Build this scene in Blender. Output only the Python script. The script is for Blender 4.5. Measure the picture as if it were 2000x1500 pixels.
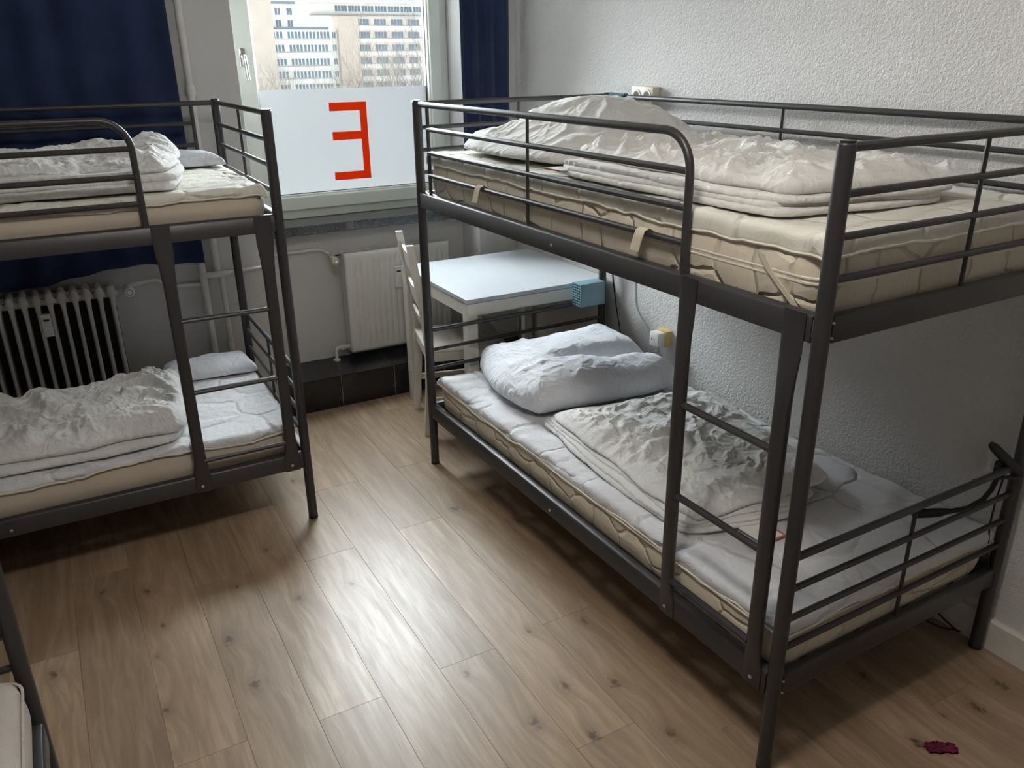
import bpy, bmesh, math, random
import numpy as np
from mathutils import Vector, Matrix, noise as mnoise

for o in list(bpy.data.objects):
    bpy.data.objects.remove(o)
random.seed(7)
np.random.seed(7)
SC = bpy.context.scene
COL = SC.collection
PI = math.pi

# ------------------------------------------------------------------ camera
CAM_POS = Vector((-0.976, -1.2069, 1.7524))
YAW, PITCH, ROLL, FPX = 0.5084, 0.3820, -0.0131, 1599.27
fw = Vector((math.sin(YAW) * math.cos(PITCH), math.cos(YAW) * math.cos(PITCH), -math.sin(PITCH)))
rt = Vector((math.cos(YAW), -math.sin(YAW), 0))
up = rt.cross(fw)
R_ = math.cos(ROLL) * rt + math.sin(ROLL) * up
U_ = -math.sin(ROLL) * rt + math.cos(ROLL) * up
cd = bpy.data.cameras.new('camera')
cam = bpy.data.objects.new('camera', cd)
COL.objects.link(cam)
cam.matrix_world = Matrix(((R_.x, U_.x, -fw.x, CAM_POS.x), (R_.y, U_.y, -fw.y, CAM_POS.y),
                           (R_.z, U_.z, -fw.z, CAM_POS.z), (0, 0, 0, 1)))
cd.sensor_fit = 'HORIZONTAL'
cd.sensor_width = 36
cd.lens = FPX / 2000 * 36
cd.clip_start = 0.02
cd.clip_end = 1000
SC.camera = cam

# ------------------------------------------------------------------ world, daylight, exposure
W_ = bpy.data.worlds.new('overcast_sky')
SC.world = W_
W_.use_nodes = True
bg = W_.node_tree.nodes['Background']
bg.inputs[0].default_value = (0.86, 0.93, 1.0, 1)
bg.inputs[1].default_value = 0.27

sd = bpy.data.lights.new('daylight', 'SUN')
sd.energy = 23.5
sd.angle = math.radians(112)
sd.color = (0.93, 0.97, 1.0)
sun = bpy.data.objects.new('daylight', sd)
COL.objects.link(sun)
sun.rotation_euler = Vector((-0.38, -0.80, -0.47)).to_track_quat('-Z', 'Y').to_euler()
sun.location = (1, 6, 5)

SC.view_settings.view_transform = 'Standard'
SC.view_settings.look = 'None'
SC.view_settings.gamma = 1
SC.view_settings.use_curve_mapping = False
SC.view_settings.exposure = 2.22

# ------------------------------------------------------------------ materials
MATS = {}


class NT:
    """small node helper"""

    def __init__(self, name):
        m = bpy.data.materials.new(name)
        m.use_nodes = True
        self.m = m
        self.t = m.node_tree
        self.n = self.t.nodes
        self.p = self.n['Principled BSDF']
        self.out = self.n['Material Output']
        MATS[name] = m

    def add(self, typ, **k):
        nd = self.n.new(typ)
        for a, b in k.items():
            if a.startswith('i_'):
                key = a[2:]
                nd.inputs[int(key) if key.isdigit() else key].default_value = b
            else:
                setattr(nd, a, b)
        return nd

    def link(self, a, b):
        self.t.links.new(a, b)

    def coord(self, scale=(1, 1, 1), kind='Object'):
        tc = self.add('ShaderNodeTexCoord')
        mp = self.add('ShaderNodeMapping')
        mp.inputs['Scale'].default_value = scale
        self.link(tc.outputs[kind], mp.inputs[0])
        return mp.outputs[0]

    def noise(self, vec, scale, detail=3, rough=.5, dist=0):
        nd = self.add('ShaderNodeTexNoise')
        nd.inputs['Scale'].default_value = scale
        nd.inputs['Detail'].default_value = detail
        nd.inputs['Roughness'].default_value = rough
        nd.inputs['Distortion'].default_value = dist
        self.link(vec, nd.inputs['Vector'])
        return nd.outputs['Fac']

    def ramp(self, fac, stops):
        r = self.add('ShaderNodeValToRGB')
        e = r.color_ramp.elements
        while len(e) < len(stops):
            e.new(.5)
        for el, (pos, c) in zip(e, stops):
            el.position = pos
            el.color = (c[0], c[1], c[2], 1) if len(c) == 3 else c
        self.link(fac, r.inputs[0])
        return r.outputs[0]

    def math(self, op, a, b=None):
        nd = self.add('ShaderNodeMath', operation=op)
        for i, v in enumerate((a, b)):
            if v is None:
                continue
            if isinstance(v, (int, float)):
                nd.inputs[i].default_value = v
            else:
                self.link(v, nd.inputs[i])
        return nd.outputs[0]

    def mix(self, fac, a, b, blend='MIX'):
        nd = self.add('ShaderNodeMix', data_type='RGBA', blend_type=blend)
        for s, v in ((nd.inputs[0], fac), (nd.inputs[6], a), (nd.inputs[7], b)):
            if isinstance(v, (int, float)):
                s.default_value = v
            elif isinstance(v, tuple):
                s.default_value = (v[0], v[1], v[2], 1)
            else:
                self.link(v, s)
        return nd.outputs[2]

    def bump(self, h, strength=.3, dist=.01, normal=None):
        nd = self.add('ShaderNodeBump')
        nd.inputs['Strength'].default_value = strength
        nd.inputs['Distance'].default_value = dist
        self.link(h, nd.inputs['Height'])
        if normal is not None:
            self.link(normal, nd.inputs['Normal'])
        self.link(nd.outputs[0], self.p.inputs['Normal'])
        return nd.outputs[0]

    def base(self, c):
        if isinstance(c, tuple):
            self.p.inputs['Base Color'].default_value = (c[0], c[1], c[2], 1)
        else:
            self.link(c, self.p.inputs['Base Color'])

    def set(self, **k):
        for a, b in k.items():
            self.p.inputs[a.replace('_', ' ')].default_value = b
        return self


def simple(name, col, rough=.5, metal=0, spec=.5, var=.06, scale=18, bump=0, bscale=200, **k):
    t = NT(name)
    v = t.coord()
    n = t.noise(v, scale, 3)
    lo = tuple(c * (1 - var) for c in col)
    hi = tuple(min(1, c * (1 + var)) for c in col)
    t.base(t.ramp(n, [(.3, lo), (.7, hi)]))
    t.set(Roughness=rough, Metallic=metal)
    t.p.inputs['Specular IOR Level'].default_value = spec
    if bump:
        t.bump(t.noise(v, bscale, 2), bump, .004)
    for a, b in k.items():
        t.p.inputs[a.replace('_', ' ')].default_value = b
    return t.m


def wall_mat(name, col, bscale, bstr, bdist):
    t = NT(name)
    v = t.coord()
    stain = t.noise(v, 2.2, 4, .6)
    t.base(t.ramp(stain, [(.3, tuple(c * .95 for c in col)), (.7, col)]))
    n1 = t.noise(v, bscale, 2, .5)
    n2 = t.noise(v, bscale * 2.3, 2, .5)
    h = t.math('ADD', n1, t.math('MULTIPLY', n2, .5))
    t.bump(h, bstr, bdist)
    t.set(Roughness=.75)
    t.p.inputs['Specular IOR Level'].default_value = .25
    return t.m


wall_mat('textured_wallpaper', (.73, .715, .705), 100, .6, .009)
wall_mat('smooth_wall', (.62, .61, .605), 30, .10, .004)
wall_mat('ceiling_paint', (.82, .82, .81), 40, .1, .003)
simple('white_baseboard', (.74, .71, .65), .45)
simple('frame_plastic', (.66, .69, .63), .35, var=.05, scale=3)
simple('gasket', (.02, .022, .025), .6)
simple('bed_metal', (.056, .053, .055), .40, .35, .5, var=.05, scale=6)
simple('bed_mesh', (.055, .052, .053), .5, .3)
simple('screw_metal', (.62, .62, .60), .3, .85)
simple('chrome', (.75, .75, .74), .16, 1.0)
simple('radiator_enamel', (.70, .69, .66), .38, var=.05, scale=5)
simple('radiator_old', (.56, .53, .52), .45, var=.10, scale=6)
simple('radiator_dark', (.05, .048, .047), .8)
simple('pipe_paint', (.70, .67, .65), .45, var=.07)
simple('white_plastic', (.78, .77, .74), .35)
simple('cream_plastic', (.70, .66, .54), .4)
simple('yellow_plastic', (.72, .55, .20), .45)
simple('dark_plastic', (.012, .012, .013), .42)
simple('display', (.03, .035, .03), .3)
simple('table_white', (.50, .53, .56), .36, var=.02)
simple('table_leg_paint', (.72, .70, .63), .35, var=.03)
simple('gap_shade', (.05, .05, .05), .8)
simple('blue_box', (.17, .30, .35), .4, var=.05)
simple('teal_cloth', (.035, .11, .14), .9)
simple('cable_black', (.01, .01, .01), .5)
simple('cable_white', (.62, .62, .58), .45)
simple('strap', (.60, .55, .43), .85)
simple('tag_white', (.75, .72, .70), .8)
simple('tag_red', (.55, .13, .11), .8)
simple('wrapper', (.15, .010, .045), .25, var=.5, scale=60)
simple('piping', (.70, .66, .57), .85)
simple('subfloor', (.03, .022, .016), .9)
simple('grout', (.40, .39, .38), .9)
simple('lamp_opal', (.85, .83, .78), .4)

# black tiles
t = NT('black_tile')
v = t.coord()
t.base(t.ramp(t.noise(v, 3, 4), [(.3, (.010, .010, .012)), (.7, (.020, .019, .021))]))
t.set(Roughness=.22)

# granite sill
t = NT('granite')
v = t.coord()
n = t.noise(v, 160, 4, .75)
t.base(t.ramp(n, [(.42, (.018, .018, .022)), (.60, (.045, .045, .052)), (.72, (.22, .23, .25))]))
t.set(Roughness=.13)
t.p.inputs['Specular IOR Level'].default_value = 1.0

# oak laminate floor
KN = [(-1.3, .95)]
KNOTS = []


def px_floor(px, py):
    d = fw + R_ * ((px - 1000) / FPX) - U_ * ((py - 750) / FPX)
    s = -CAM_POS.z / d.z
    P = CAM_POS + d * s
    return P.x, P.y


for q in ((103, 1318, 1.2), (287, 1155, 1.1), (200, 1157, .8), (447, 1250, 1.3), (318, 1222, .9), (497, 1337, 1.2), (307, 1282, .5),
          (325, 1387, .8), (463, 1147, .7), (584, 1168, .9), (572, 940, 1), (888, 994, 1.5), (1105, 1340, 1), (1200, 1334, 1.3),
          (1044, 1412, 1.3), (1160, 1436, 1.2), (1140, 1212, .9), (912, 1316, .8), (1032, 1232, .8), (1012, 1018, .9),
          (1310, 1432, 1.2), (1954, 1338, 1.4), (1909, 1382, 1.3), (1790, 1450, 1.1), (1688, 1320, .8), (1842, 1397, .5), (686, 1140, .7), (520, 1074, .6)):
    x_, y_ = px_floor(q[0], q[1])
    KNOTS.append((x_, y_, q[2]))

t = NT('oak_laminate')
geo = t.add('ShaderNodeNewGeometry')
info = t.add('ShaderNodeObjectInfo')
off = t.add('ShaderNodeCombineXYZ')
t.link(t.math('MULTIPLY', info.outputs['Random'], 7.3), off.inputs[0])
t.link(t.math('MULTIPLY', info.outputs['Random'], 31.0), off.inputs[1])
# knots
kn = None
for (kx, ky, ks) in KNOTS:
    sub = t.add('ShaderNodeVectorMath', operation='SUBTRACT')
    t.link(geo.outputs['Position'], sub.inputs[0])
    sub.inputs[1].default_value = (kx, ky, 0)
    sc_ = t.add('ShaderNodeVectorMath', operation='MULTIPLY')
    t.link(sub.outputs[0], sc_.inputs[0])
    sc_.inputs[1].default_value = (1 / ks, .60 / ks, 0)
    ln = t.add('ShaderNodeVectorMath', operation='LENGTH')
    t.link(sc_.outputs[0], ln.inputs[0])
    kn = ln.outputs['Value'] if kn is None else t.math('MINIMUM', kn, ln.outputs['Value'])
wob = t.noise(geo.outputs['Position'], 70, 4)
knd = t.math('ADD', kn, t.math('MULTIPLY', t.math('SUBTRACT', wob, .5), .034))
# grain, bent around the knots
add = t.add('ShaderNodeVectorMath', operation='ADD')
t.link(geo.outputs['Position'], add.inputs[0])
t.link(off.outputs[0], add.inputs[1])
push = t.add('ShaderNodeCombineXYZ')
t.link(t.math('MULTIPLY', t.math('POWER', t.math('MAXIMUM', t.math('SUBTRACT', 1.0, t.math('MULTIPLY', kn, 9.0)), 0.0), 2.0), .035), push.inputs[0])
add2 = t.add('ShaderNodeVectorMath', operation='ADD')
t.link(add.outputs[0], add2.inputs[0])
t.link(push.outputs[0], add2.inputs[1])
mp = t.add('ShaderNodeMapping')
mp.inputs['Scale'].default_value = (1, .09, 1)
t.link(add2.outputs[0], mp.inputs[0])
g1 = t.noise(mp.outputs[0], 42, 6, .62, .6)
g2 = t.noise(mp.outputs[0], 11, 4, .55, 1.2)
mp2 = t.add('ShaderNodeMapping')
mp2.inputs['Scale'].default_value = (1, .03, 1)
t.link(add2.outputs[0], mp2.inputs[0])
g3 = t.noise(mp2.outputs[0], 260, 3, .6)
c = t.ramp(g2, [(.25, (.265, .158, .078)), (.5, (.375, .242, .132)), (.78, (.470, .325, .195))])
c = t.mix(t.math('MULTIPLY', t.ramp(g1, [(.42, (0, 0, 0)), (.60, (1, 1, 1))]), .50), c, (.205, .125, .066))
c = t.mix(t.math('MULTIPLY', t.ramp(g3, [(.5, (0, 0, 0)), (.72, (1, 1, 1))]), .28), c, (.17, .105, .058))
tint = t.add('ShaderNodeHueSaturation')
t.link(t.math('ADD', t.math('MULTIPLY', info.outputs['Random'], .22), .90), tint.inputs['Value'])
tint.inputs['Saturation'].default_value = .84
t.link(c, tint.inputs['Color'])
c = t.mix(t.ramp(knd, [(.004, (1, 1, 1)), (.013, (0, 0, 0))]), tint.outputs[0], (.070, .042, .024))
c = t.mix(t.math('MULTIPLY', t.ramp(knd, [(.008, (1, 1, 1)), (.038, (0, 0, 0))]), .40), c, (.16, .095, .052))
t.base(c)
hgt = t.math('ADD', t.math('MULTIPLY', g3, .6), g1)
t.bump(hgt, .10, .002)
rr = t.ramp(g1, [(.3, (.36, .36, .36)), (.7, (.44, .44, .44))])
t.link(rr, t.p.inputs['Roughness'])
t.p.inputs['Specular IOR Level'].default_value = .85

# fabrics


def fabric(name, col, fine=420, wr_scale=24, wr=.45, quilt=0, sheen=.15, wdist=.012):
    t = NT(name)
    v = t.coord()
    n = t.noise(v, 5, 4)
    t.base(t.ramp(n, [(.3, tuple(c * .94 for c in col)), (.7, col)]))
    w1 = t.noise(v, wr_scale, 4, .55, .8)
    ridge = t.math('ABSOLUTE', t.math('SUBTRACT', w1, .5))
    ridge = t.math('SUBTRACT', 1.0, t.math('MULTIPLY', ridge, 4.0))
    h = t.math('MULTIPLY', ridge, 1.0)
    b1 = t.bump(h, wr, wdist)
    if quilt:
        vo = t.add('ShaderNodeTexVoronoi', feature='DISTANCE_TO_EDGE')
        vo.inputs['Scale'].default_value = quilt
        vo.inputs['Randomness'].default_value = .55
        sw = t.add('ShaderNodeVectorMath', operation='ADD')
        t.link(v, sw.inputs[0])
        nz = t.add('ShaderNodeTexNoise')
        nz.inputs['Scale'].default_value = 9
        t.link(v, nz.inputs['Vector'])
        ms = t.add('ShaderNodeVectorMath', operation='SCALE')
        ms.inputs['Scale'].default_value = .06
        t.link(nz.outputs['Color'], ms.inputs[0])
        t.link(ms.outputs[0], sw.inputs[1])
        t.link(sw.outputs[0], vo.inputs['Vector'])
        q = t.ramp(vo.outputs['Distance'], [(.0, (0, 0, 0)), (.06, (.8, .8, .8)), (.25, (1, 1, 1))])
        b1 = t.bump(q, .85, .011, b1)
    f = t.noise(v, fine, 2)
    t.bump(f, .12, .002, b1)
    t.set(Roughness=.85)
    t.p.inputs['Specular IOR Level'].default_value = .2
    t.p.inputs['Sheen Weight'].default_value = sheen
    return t.m


fabric('duvet_white', (.74, .735, .72), wr_scale=15, wr=.34)
fabric('duvet_grey', (.70, .685, .655), wr_scale=15, wr=.34)
fabric('pillow_white', (.72, .74, .79), wr_scale=12, wr=.36)
fabric('pillow_grey', (.66, .65, .62), wr_scale=10, wr=.36)
fabric('protector_white', (.72, .725, .75), wr_scale=11, wr=.36, quilt=4.2)
fabric('protector_cream', (.72, .70, .62), wr_scale=10, wr=.22, quilt=5)
fabric('mattress_cream', (.68, .61, .49), wr_scale=9, wr=.15, quilt=7)
fabric('mattress_plain', (.56, .49, .40), wr_scale=5, wr=.10)
fabric('mattress_ribbed', (.56, .52, .48), wr_scale=40, wr=.25)

t = NT('curtain_navy')
v = t.coord()
t.base(t.ramp(t.noise(v, 6, 3), [(.3, (.016, .026, .072)), (.7, (.022, .036, .098))]))
t.bump(t.noise(v, 500, 2), .1, .002)
t.set(Roughness=.8)
t.p.inputs['Specular IOR Level'].default_value = .2
t.p.inputs['Sheen Weight'].default_value = .1

# old white painted wood (chair)
t = NT('worn_white_wood')
v = t.coord((1, 1, .2))
n = t.noise(v, 30, 4)
t.base(t.ramp(n, [(.25, (.50, .44, .37)), (.42, (.68, .64, .58)), (.8, (.74, .71, .66))]))
t.set(Roughness=.5)

# glass: thin pane that lets light straight through with a faint reflection
t = NT('window_glass')
tr = t.add('ShaderNodeBsdfTransparent')
tr.inputs[0].default_value = (.95, .97, .97, 1)
gl = t.add('ShaderNodeBsdfGlossy')
gl.inputs['Roughness'].default_value = .02
mx = t.add('ShaderNodeMixShader')
mx.inputs[0].default_value = .05
t.link(tr.outputs[0], mx.inputs[1])
t.link(gl.outputs[0], mx.inputs[2])
t.link(mx.outputs[0], t.out.inputs['Surface'])


def translucent(name, tcol, dcol, fac):
    t = NT(name)
    tl = t.add('ShaderNodeBsdfTranslucent')
    tl.inputs[0].default_value = (*tcol, 1)
    df = t.add('ShaderNodeBsdfDiffuse')
    v = t.coord()
    t.link(t.ramp(t.noise(v, 2.5, 3), [(.3, tuple(c * .95 for c in dcol)), (.7, dcol)]), df.inputs[0])
    mx = t.add('ShaderNodeMixShader')
    mx.inputs[0].default_value = fac
    t.link(df.outputs[0], mx.inputs[1])
    t.link(tl.outputs[0], mx.inputs[2])
    t.link(mx.outputs[0], t.out.inputs['Surface'])
    return t.m


translucent('privacy_film', (.235, .238, .24), (.6, .6, .6), .7)
translucent('red_film', (1.0, .17, .03), (.85, .14, .03), .8)

# outdoors
simple('facade_beige', (.43, .375, .335), .9, var=.05, scale=.3)
simple('facade_white', (.54, .535, .52), .9, var=.04, scale=.3)
simple('facade_pink', (.40, .335, .295), .9, var=.05, scale=.3)
simple('roof_dark', (.13, .16, .21), .8)
simple('far_window', (.10, .14, .185), .3, var=.35, scale=.35)
simple('bark', (.10, .085, .07), .95)
simple('ground_outdoors', (.30, .30, .28), .95)

lamp = NT('lamp_glow')
lamp.base((.9, .85, .75))
lamp.p.inputs['Emission Color'].default_value = (1.0, .94, .87, 1)
lamp.p.inputs['Emission Strength'].default_value = 11.5


# ------------------------------------------------------------------ mesh helpers
class MB:
    def __init__(self):
        self.v = []
        self.f = []

    def box(self, x0, x1, y0, y1, z0, z1, ch=0):
        if ch <= 0:
            b = len(self.v)
            self.v += [(x0, y0, z0), (x1, y0, z0), (x1, y1, z0), (x0, y1, z0), (x0, y0, z1), (x1, y0, z1), (x1, y1, z1), (x0, y1, z1)]
            self.f += [tuple(b + i for i in q) for q in ((0, 3, 2, 1), (4, 5, 6, 7), (0, 1, 5, 4), (1, 2, 6, 5), (2, 3, 7, 6), (3, 0, 4, 7))]
        else:
            bm = bmesh.new()
            bmesh.ops.create_cube(bm, size=1)
            for q in bm.verts:
                q.co = Vector(((x0 + x1) / 2 + q.co.x * (x1 - x0), (y0 + y1) / 2 + q.co.y * (y1 - y0), (z0 + z1) / 2 + q.co.z * (z1 - z0)))
            bmesh.ops.bevel(bm, geom=list(bm.edges), offset=ch, segments=2, profile=.5, affect='EDGES')
            self.bm(bm)
        return self

    def bm(self, bm):
        b = len(self.v)
        bm.verts.index_update()
        self.v += [tuple(q.co) for q in bm.verts]
        self.f += [tuple(b + q.index for q in fc.verts) for fc in bm.faces]
        bm.free()
        return self

    def loft(self, rings, cap=True, closed=True):
        b = len(self.v)
        n = len(rings[0])
        for r in rings:
            self.v += [tuple(q) for q in r]
        for i in range(len(rings) - 1):
            for j in range(n if closed else n - 1):
                k = (j + 1) % n
                self.f.append((b + i * n + j, b + i * n + k, b + (i + 1) * n + k, b + (i + 1) * n + j))
        if cap:
            self.f.append(tuple(b + j for j in reversed(range(n))))
            self.f.append(tuple(b + (len(rings) - 1) * n + j for j in range(n)))
        return self

    def tube(self, pts, r, n=12, closed=False, flat=1.0):
        P = [Vector(q) for q in pts]
        m = len(P)
        rs = r if isinstance(r, (list, tuple)) else [r] * m
        T = []
        for i in range(m):
            a = P[(i - 1) % m] if (closed or i > 0) else P[i]
            c = P[(i + 1) % m] if (closed or i < m - 1) else P[i]
            T.append((c - a).normalized())
        ref = Vector((0, 0, 1)) if abs(T[0].z) < .9 else Vector((1, 0, 0))
        nrm = (ref - T[0] * ref.dot(T[0])).normalized()
        rings = []
        for i in range(m):
            nrm = (nrm - T[i] * nrm.dot(T[i]))
            if nrm.length < 1e-6:
                nrm = T[i].orthogonal()
            nrm.normalize()
            bn = T[i].cross(nrm)
            rings.append([P[i] + (nrm * math.cos(2 * PI * j / n) + bn * math.sin(2 * PI * j / n) * flat) * rs[i] for j in range(n)])
        if closed:
            rings.append(rings[0])
            return self.loft(rings, cap=False)
        return self.loft(rings)

    def disc(self, c, axis, r, h, n=16, ch=0):
        c = Vector(c)
        a = Vector(axis).normalized()
        if ch:
            return self.tube([c, c + a * (h - ch), c + a * h], [r, r, r - ch], n)
        return self.tube([c, c + a * h], r, n)

    def grid(self, X, Y, Z):
        """numpy arrays (m, n) -> quads"""
        b = len(self.v)
        m, n = X.shape
        self.v += list(map(tuple, np.stack([X, Y, Z], -1).reshape(-1, 3).tolist()))
        for i in range(m - 1):
            for j in range(n - 1):
                a = b + i * n + j
                self.f.append((a, a + n, a + n + 1, a + 1))
        return self


def obj(name, mb, mat, parent=None, smooth=35, loc=None, rz=0):
    me = bpy.data.meshes.new(name)
    me.from_pydata(mb.v, [], mb.f)
    me.update()
    if smooth:
        me.polygons.foreach_set('use_smooth', [True] * len(me.polygons))
        me.set_sharp_from_angle(angle=math.radians(smooth))
    me.materials.append(MATS[mat] if isinstance(mat, str) else mat)
    o = bpy.data.objects.new(name, me)
    COL.objects.link(o)
    if parent is not None:
        o.parent = parent
    if loc is not None:
        o.location = loc
    if rz:
        o.rotation_euler.z = rz
    return o


def inst(name, src, parent, loc, rz=0, scale=None):
    o = bpy.data.objects.new(name, src.data)
    COL.objects.link(o)
    o.parent = parent
    o.location = loc
    o.rotation_euler.z = rz
    if scale:
        o.scale = scale
    return o


def tag(o, label, cat, group=None, kind=None):
    o['label'] = label
    o['category'] = cat
    if group:
        o['group'] = group
    if kind:
        o['kind'] = kind
    return o


def thing(name, label, cat, loc=(0, 0, 0), rz=0, group=None, kind=None):
    o = bpy.data.objects.new(name, None)
    o.empty_display_size = .1
    COL.objects.link(o)
    o.location = loc
    o.rotation_euler.z = rz
    return tag(o, label, cat, group, kind)


# numpy gradient noise -------------------------------------------------------
def pn(x, y, seed=0):
    rs = np.random.RandomState(seed + 11)
    perm = rs.permutation(512)
    perm = np.concatenate([perm, perm, perm])
    ang = rs.rand(512) * 2 * PI
    gx, gy = np.cos(ang), np.sin(ang)
    xi = np.floor(x).astype(int)
    yi = np.floor(y).astype(int)
    xf, yf = x - xi, y - yi
    u = xf ** 3 * (xf * (xf * 6 - 15) + 10)
    w = yf ** 3 * (yf * (yf * 6 - 15) + 10)

    def g(ix, iy, dx, dy):
        h = perm[(perm[ix & 511] + iy) & 511]
        return gx[h] * dx + gy[h] * dy
    a = g(xi, yi, xf, yf)
    b = g(xi + 1, yi, xf - 1, yf)
    c = g(xi, yi + 1, xf, yf - 1)
    d = g(xi + 1, yi + 1, xf - 1, yf - 1)
    return ((a * (1 - u) + b * u) * (1 - w) + (c * (1 - u) + d * u) * w) * 1.5


def ridged(x, y, f, seed, ang=0, stretch=1.0, warp=.5):
    wx = pn(x * f * .5, y * f * .5, seed + 50) * warp / f * 2
    wy = pn(x * f * .5, y * f * .5, seed + 90) * warp / f * 2
    x, y = x + wx, y + wy
    ca, sa = math.cos(ang), math.sin(ang)
    a, b = x * ca + y * sa, -x * sa + y * ca
    n = pn(a * f / stretch, b * f, seed)
    return 1.08 - np.sqrt(n * n * 4 + .016)


def rmf(x, y, f, seed, ang=0, stretch=1.0, octs=4, warp=.6):
    """ridged multifractal: thin raised creases that branch"""
    tot, amp, wgt = 0, 1.0, 1.0
    for k in range(octs):
        r = ridged(x, y, f, seed + 7 * k, ang + (.7 if k % 2 else -.35) * k, stretch, warp)
        r = np.clip(r, 0, 1) ** 1.6 * wgt
        tot = tot + r * amp
        wgt = np.clip(r * 1.7, .15, 1)
        amp *= .55
        f *= 1.9
    return tot


def wrinkles(x, y, seed, ang=0, amp=1.0, f=6):
    r = .014 * pn(x * f * .5, y * f * .5, seed + 60)
    r = r + .017 * rmf(x, y, f * .62, seed, ang, 2.6, 3, .9)
    r = r + 0.0080 * rmf(x, y, f * 1.5, seed + 200, ang + .9, 2.6, 2, .9)
    r = r + .0032 * rmf(x, y, f * 3.2, seed + 300, ang - .4, 2.4, 2, .9)
    return r * amp


# ------------------------------------------------------------------ room shell
XR, XL = 1.345, -2.345
YW, YB = 2.88, -2.75
ZC = 2.70
NX0, NX1 = -0.107, 1.107        # window niche
YN = 3.10                       # wall under the sill
YG = 3.25                       # glass plane

fl = obj('floor', MB().box(XL - .1, XR + .1, YB - .1, 3.3, -.12, -.006), 'subfloor', smooth=0)
tag(fl, 'oak-look laminate plank floor with dark knots', 'floor', kind='structure')
PW, PX0, PLEN = 0.1927, -0.7787, 1.2855
known = {-1: .676, 0: .20, 1: .646, 2: .162, 3: .666, 4: .193, 5: .688, 6: .05, 7: .9, 8: .35, 9: 1.1, 10: .6}
k0 = int(math.floor((XL - PX0) / PW))
k1 = int(math.ceil((XR - PX0) / PW))
pcache = {}
for k in range(k0, k1):
    xa = max(PX0 + k * PW, XL + .004)
    xb = min(PX0 + (k + 1) * PW, XR - .004)
    if xb - xa < .01:
        continue
    j = known.get(k, (k * .413) % PLEN)
    while j > YB:
        j -= PLEN
    while j < 3.1:
        ya, yb = max(j, YB + .004), min(j + PLEN, 2.80 + .3)
        j += PLEN
        if yb - ya < .02:
            continue
        key = (round(xb - xa, 4), round(yb - ya, 4))
        if key not in pcache:
            wx, ly, g, c = key[0] / 2, key[1] / 2, .00015, .0007
            b = MB()
            b.loft([[(-wx + g, -ly + g, -.006), (wx - g, -ly + g, -.006), (wx - g, ly - g, -.006), (-wx + g, ly - g, -.006)],
                    [(-wx + g, -ly + g, -.0012), (wx - g, -ly + g, -.0012), (wx - g, ly - g, -.0012), (-wx + g, ly - g, -.0012)],
                    [(-wx + c, -ly + c, 0), (wx - c, -ly + c, 0), (wx - c, ly - c, 0), (-wx + c, ly - c, 0)]])
            o = obj('plank', b, 'oak_laminate', fl, smooth=0)
            o.location = ((xa + xb) / 2, (ya + yb) / 2, 0)
            pcache[key] = o
        else:
            inst('plank', pcache[key], fl, ((xa + xb) / 2, (ya + yb) / 2, 0))

tag(obj('wall_right', MB().box(XR, XR + .12, YB, YW, -.1, ZC), 'textured_wallpaper', smooth=0),
    'pale woodchip-textured wall behind the bunk bed with the guard rails', 'wall', kind='structure')
b = MB()
b.box(XL, NX0, YW, YW + .5, -.1, ZC)              # pier with the pipes, continuing behind the long curtain
b.box(NX1, XR + .12, YW, YW + .5, -.1, ZC)        # pier beside the corner
b.box(NX0, NX1, YN, YW + .5, -.1, .900)           # under the sill
b.box(NX0, NX1, YW, YW + .5, 2.46, ZC)            # lintel
tag(obj('wall_window', b, 'smooth_wall', smooth=0), 'smooth grey-white wall with the window niche', 'wall', kind='structure')
tag(obj('wall_left', MB().box(XL - .12, XL, YB, YW + .5, -.1, ZC), 'smooth_wall', smooth=0),
    'plain painted side wall at the heads of the beds', 'wall', kind='structure')
tag(obj('wall_back', MB().box(XL - .12, XR + .12, YB - .12, YB, -.1, ZC), 'smooth_wall', smooth=0),
    'plain painted wall opposite the window', 'wall', kind='structure')
tag(obj('ceiling', MB().box(XL - .12, XR + .12, YB - .12, YW + .5, ZC, ZC + .12), 'ceiling_paint', smooth=0),
    'flat white ceiling', 'ceiling', kind='structure')
b = MB()
b.loft([[(XR - .018, YB, 0), (XR - .018, YB, .098), (XR - .010, YB, .106), (XR - .0005, YB, .106), (XR - .0005, YB, 0)],
        [(XR - .018, 2.79, 0), (XR - .018, 2.79, .098), (XR - .010, 2.79, .106), (XR - .0005, 2.79, .106), (XR - .0005, 2.79, 0)]])
tag(obj('baseboard_right', b, 'white_baseboard', smooth=0), 'cream-white baseboard along the textured wall', 'baseboard', kind='structure')

# tiled plinth under the window
ZP, YP = .178, 2.795
pl = obj('trim_1', MB().box(-.088, XR - .002, YP + .006, YW - .002, 0, ZP - .005).box(NX0 + .02, NX1 - .002, YW - .002, YN - .001, 0, ZP - .005), 'grout', smooth=0)
tag(pl, 'low plinth of black tiles under the window', 'plinth', kind='structure')
xs = [-.090, .212, .514, .816, 1.118, XR - .002]
for a, c in zip(xs[:-1], xs[1:]):
    obj('tile', MB().box(a + .002, c - .002, YP, YP + .008, .001, ZP - .0065, .001), 'black_tile', pl, smooth=0)
    yb = YN - .002 if c < 1.11 + .02 and a < 1.0 else YW - .003
    if a < 1.0:
        xe = min(c - .002, NX1 - .004)
        obj('tile', MB().box(max(a + .002, NX0 + .022), xe, YP + .0005, yb, ZP - .006, ZP, .001), 'black_tile', pl, smooth=0)
    else:
        obj('tile', MB().box(a + .002, c - .002, YP + .0005, yb, ZP - .006, ZP, .001), 'black_tile', pl, smooth=0)

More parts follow.
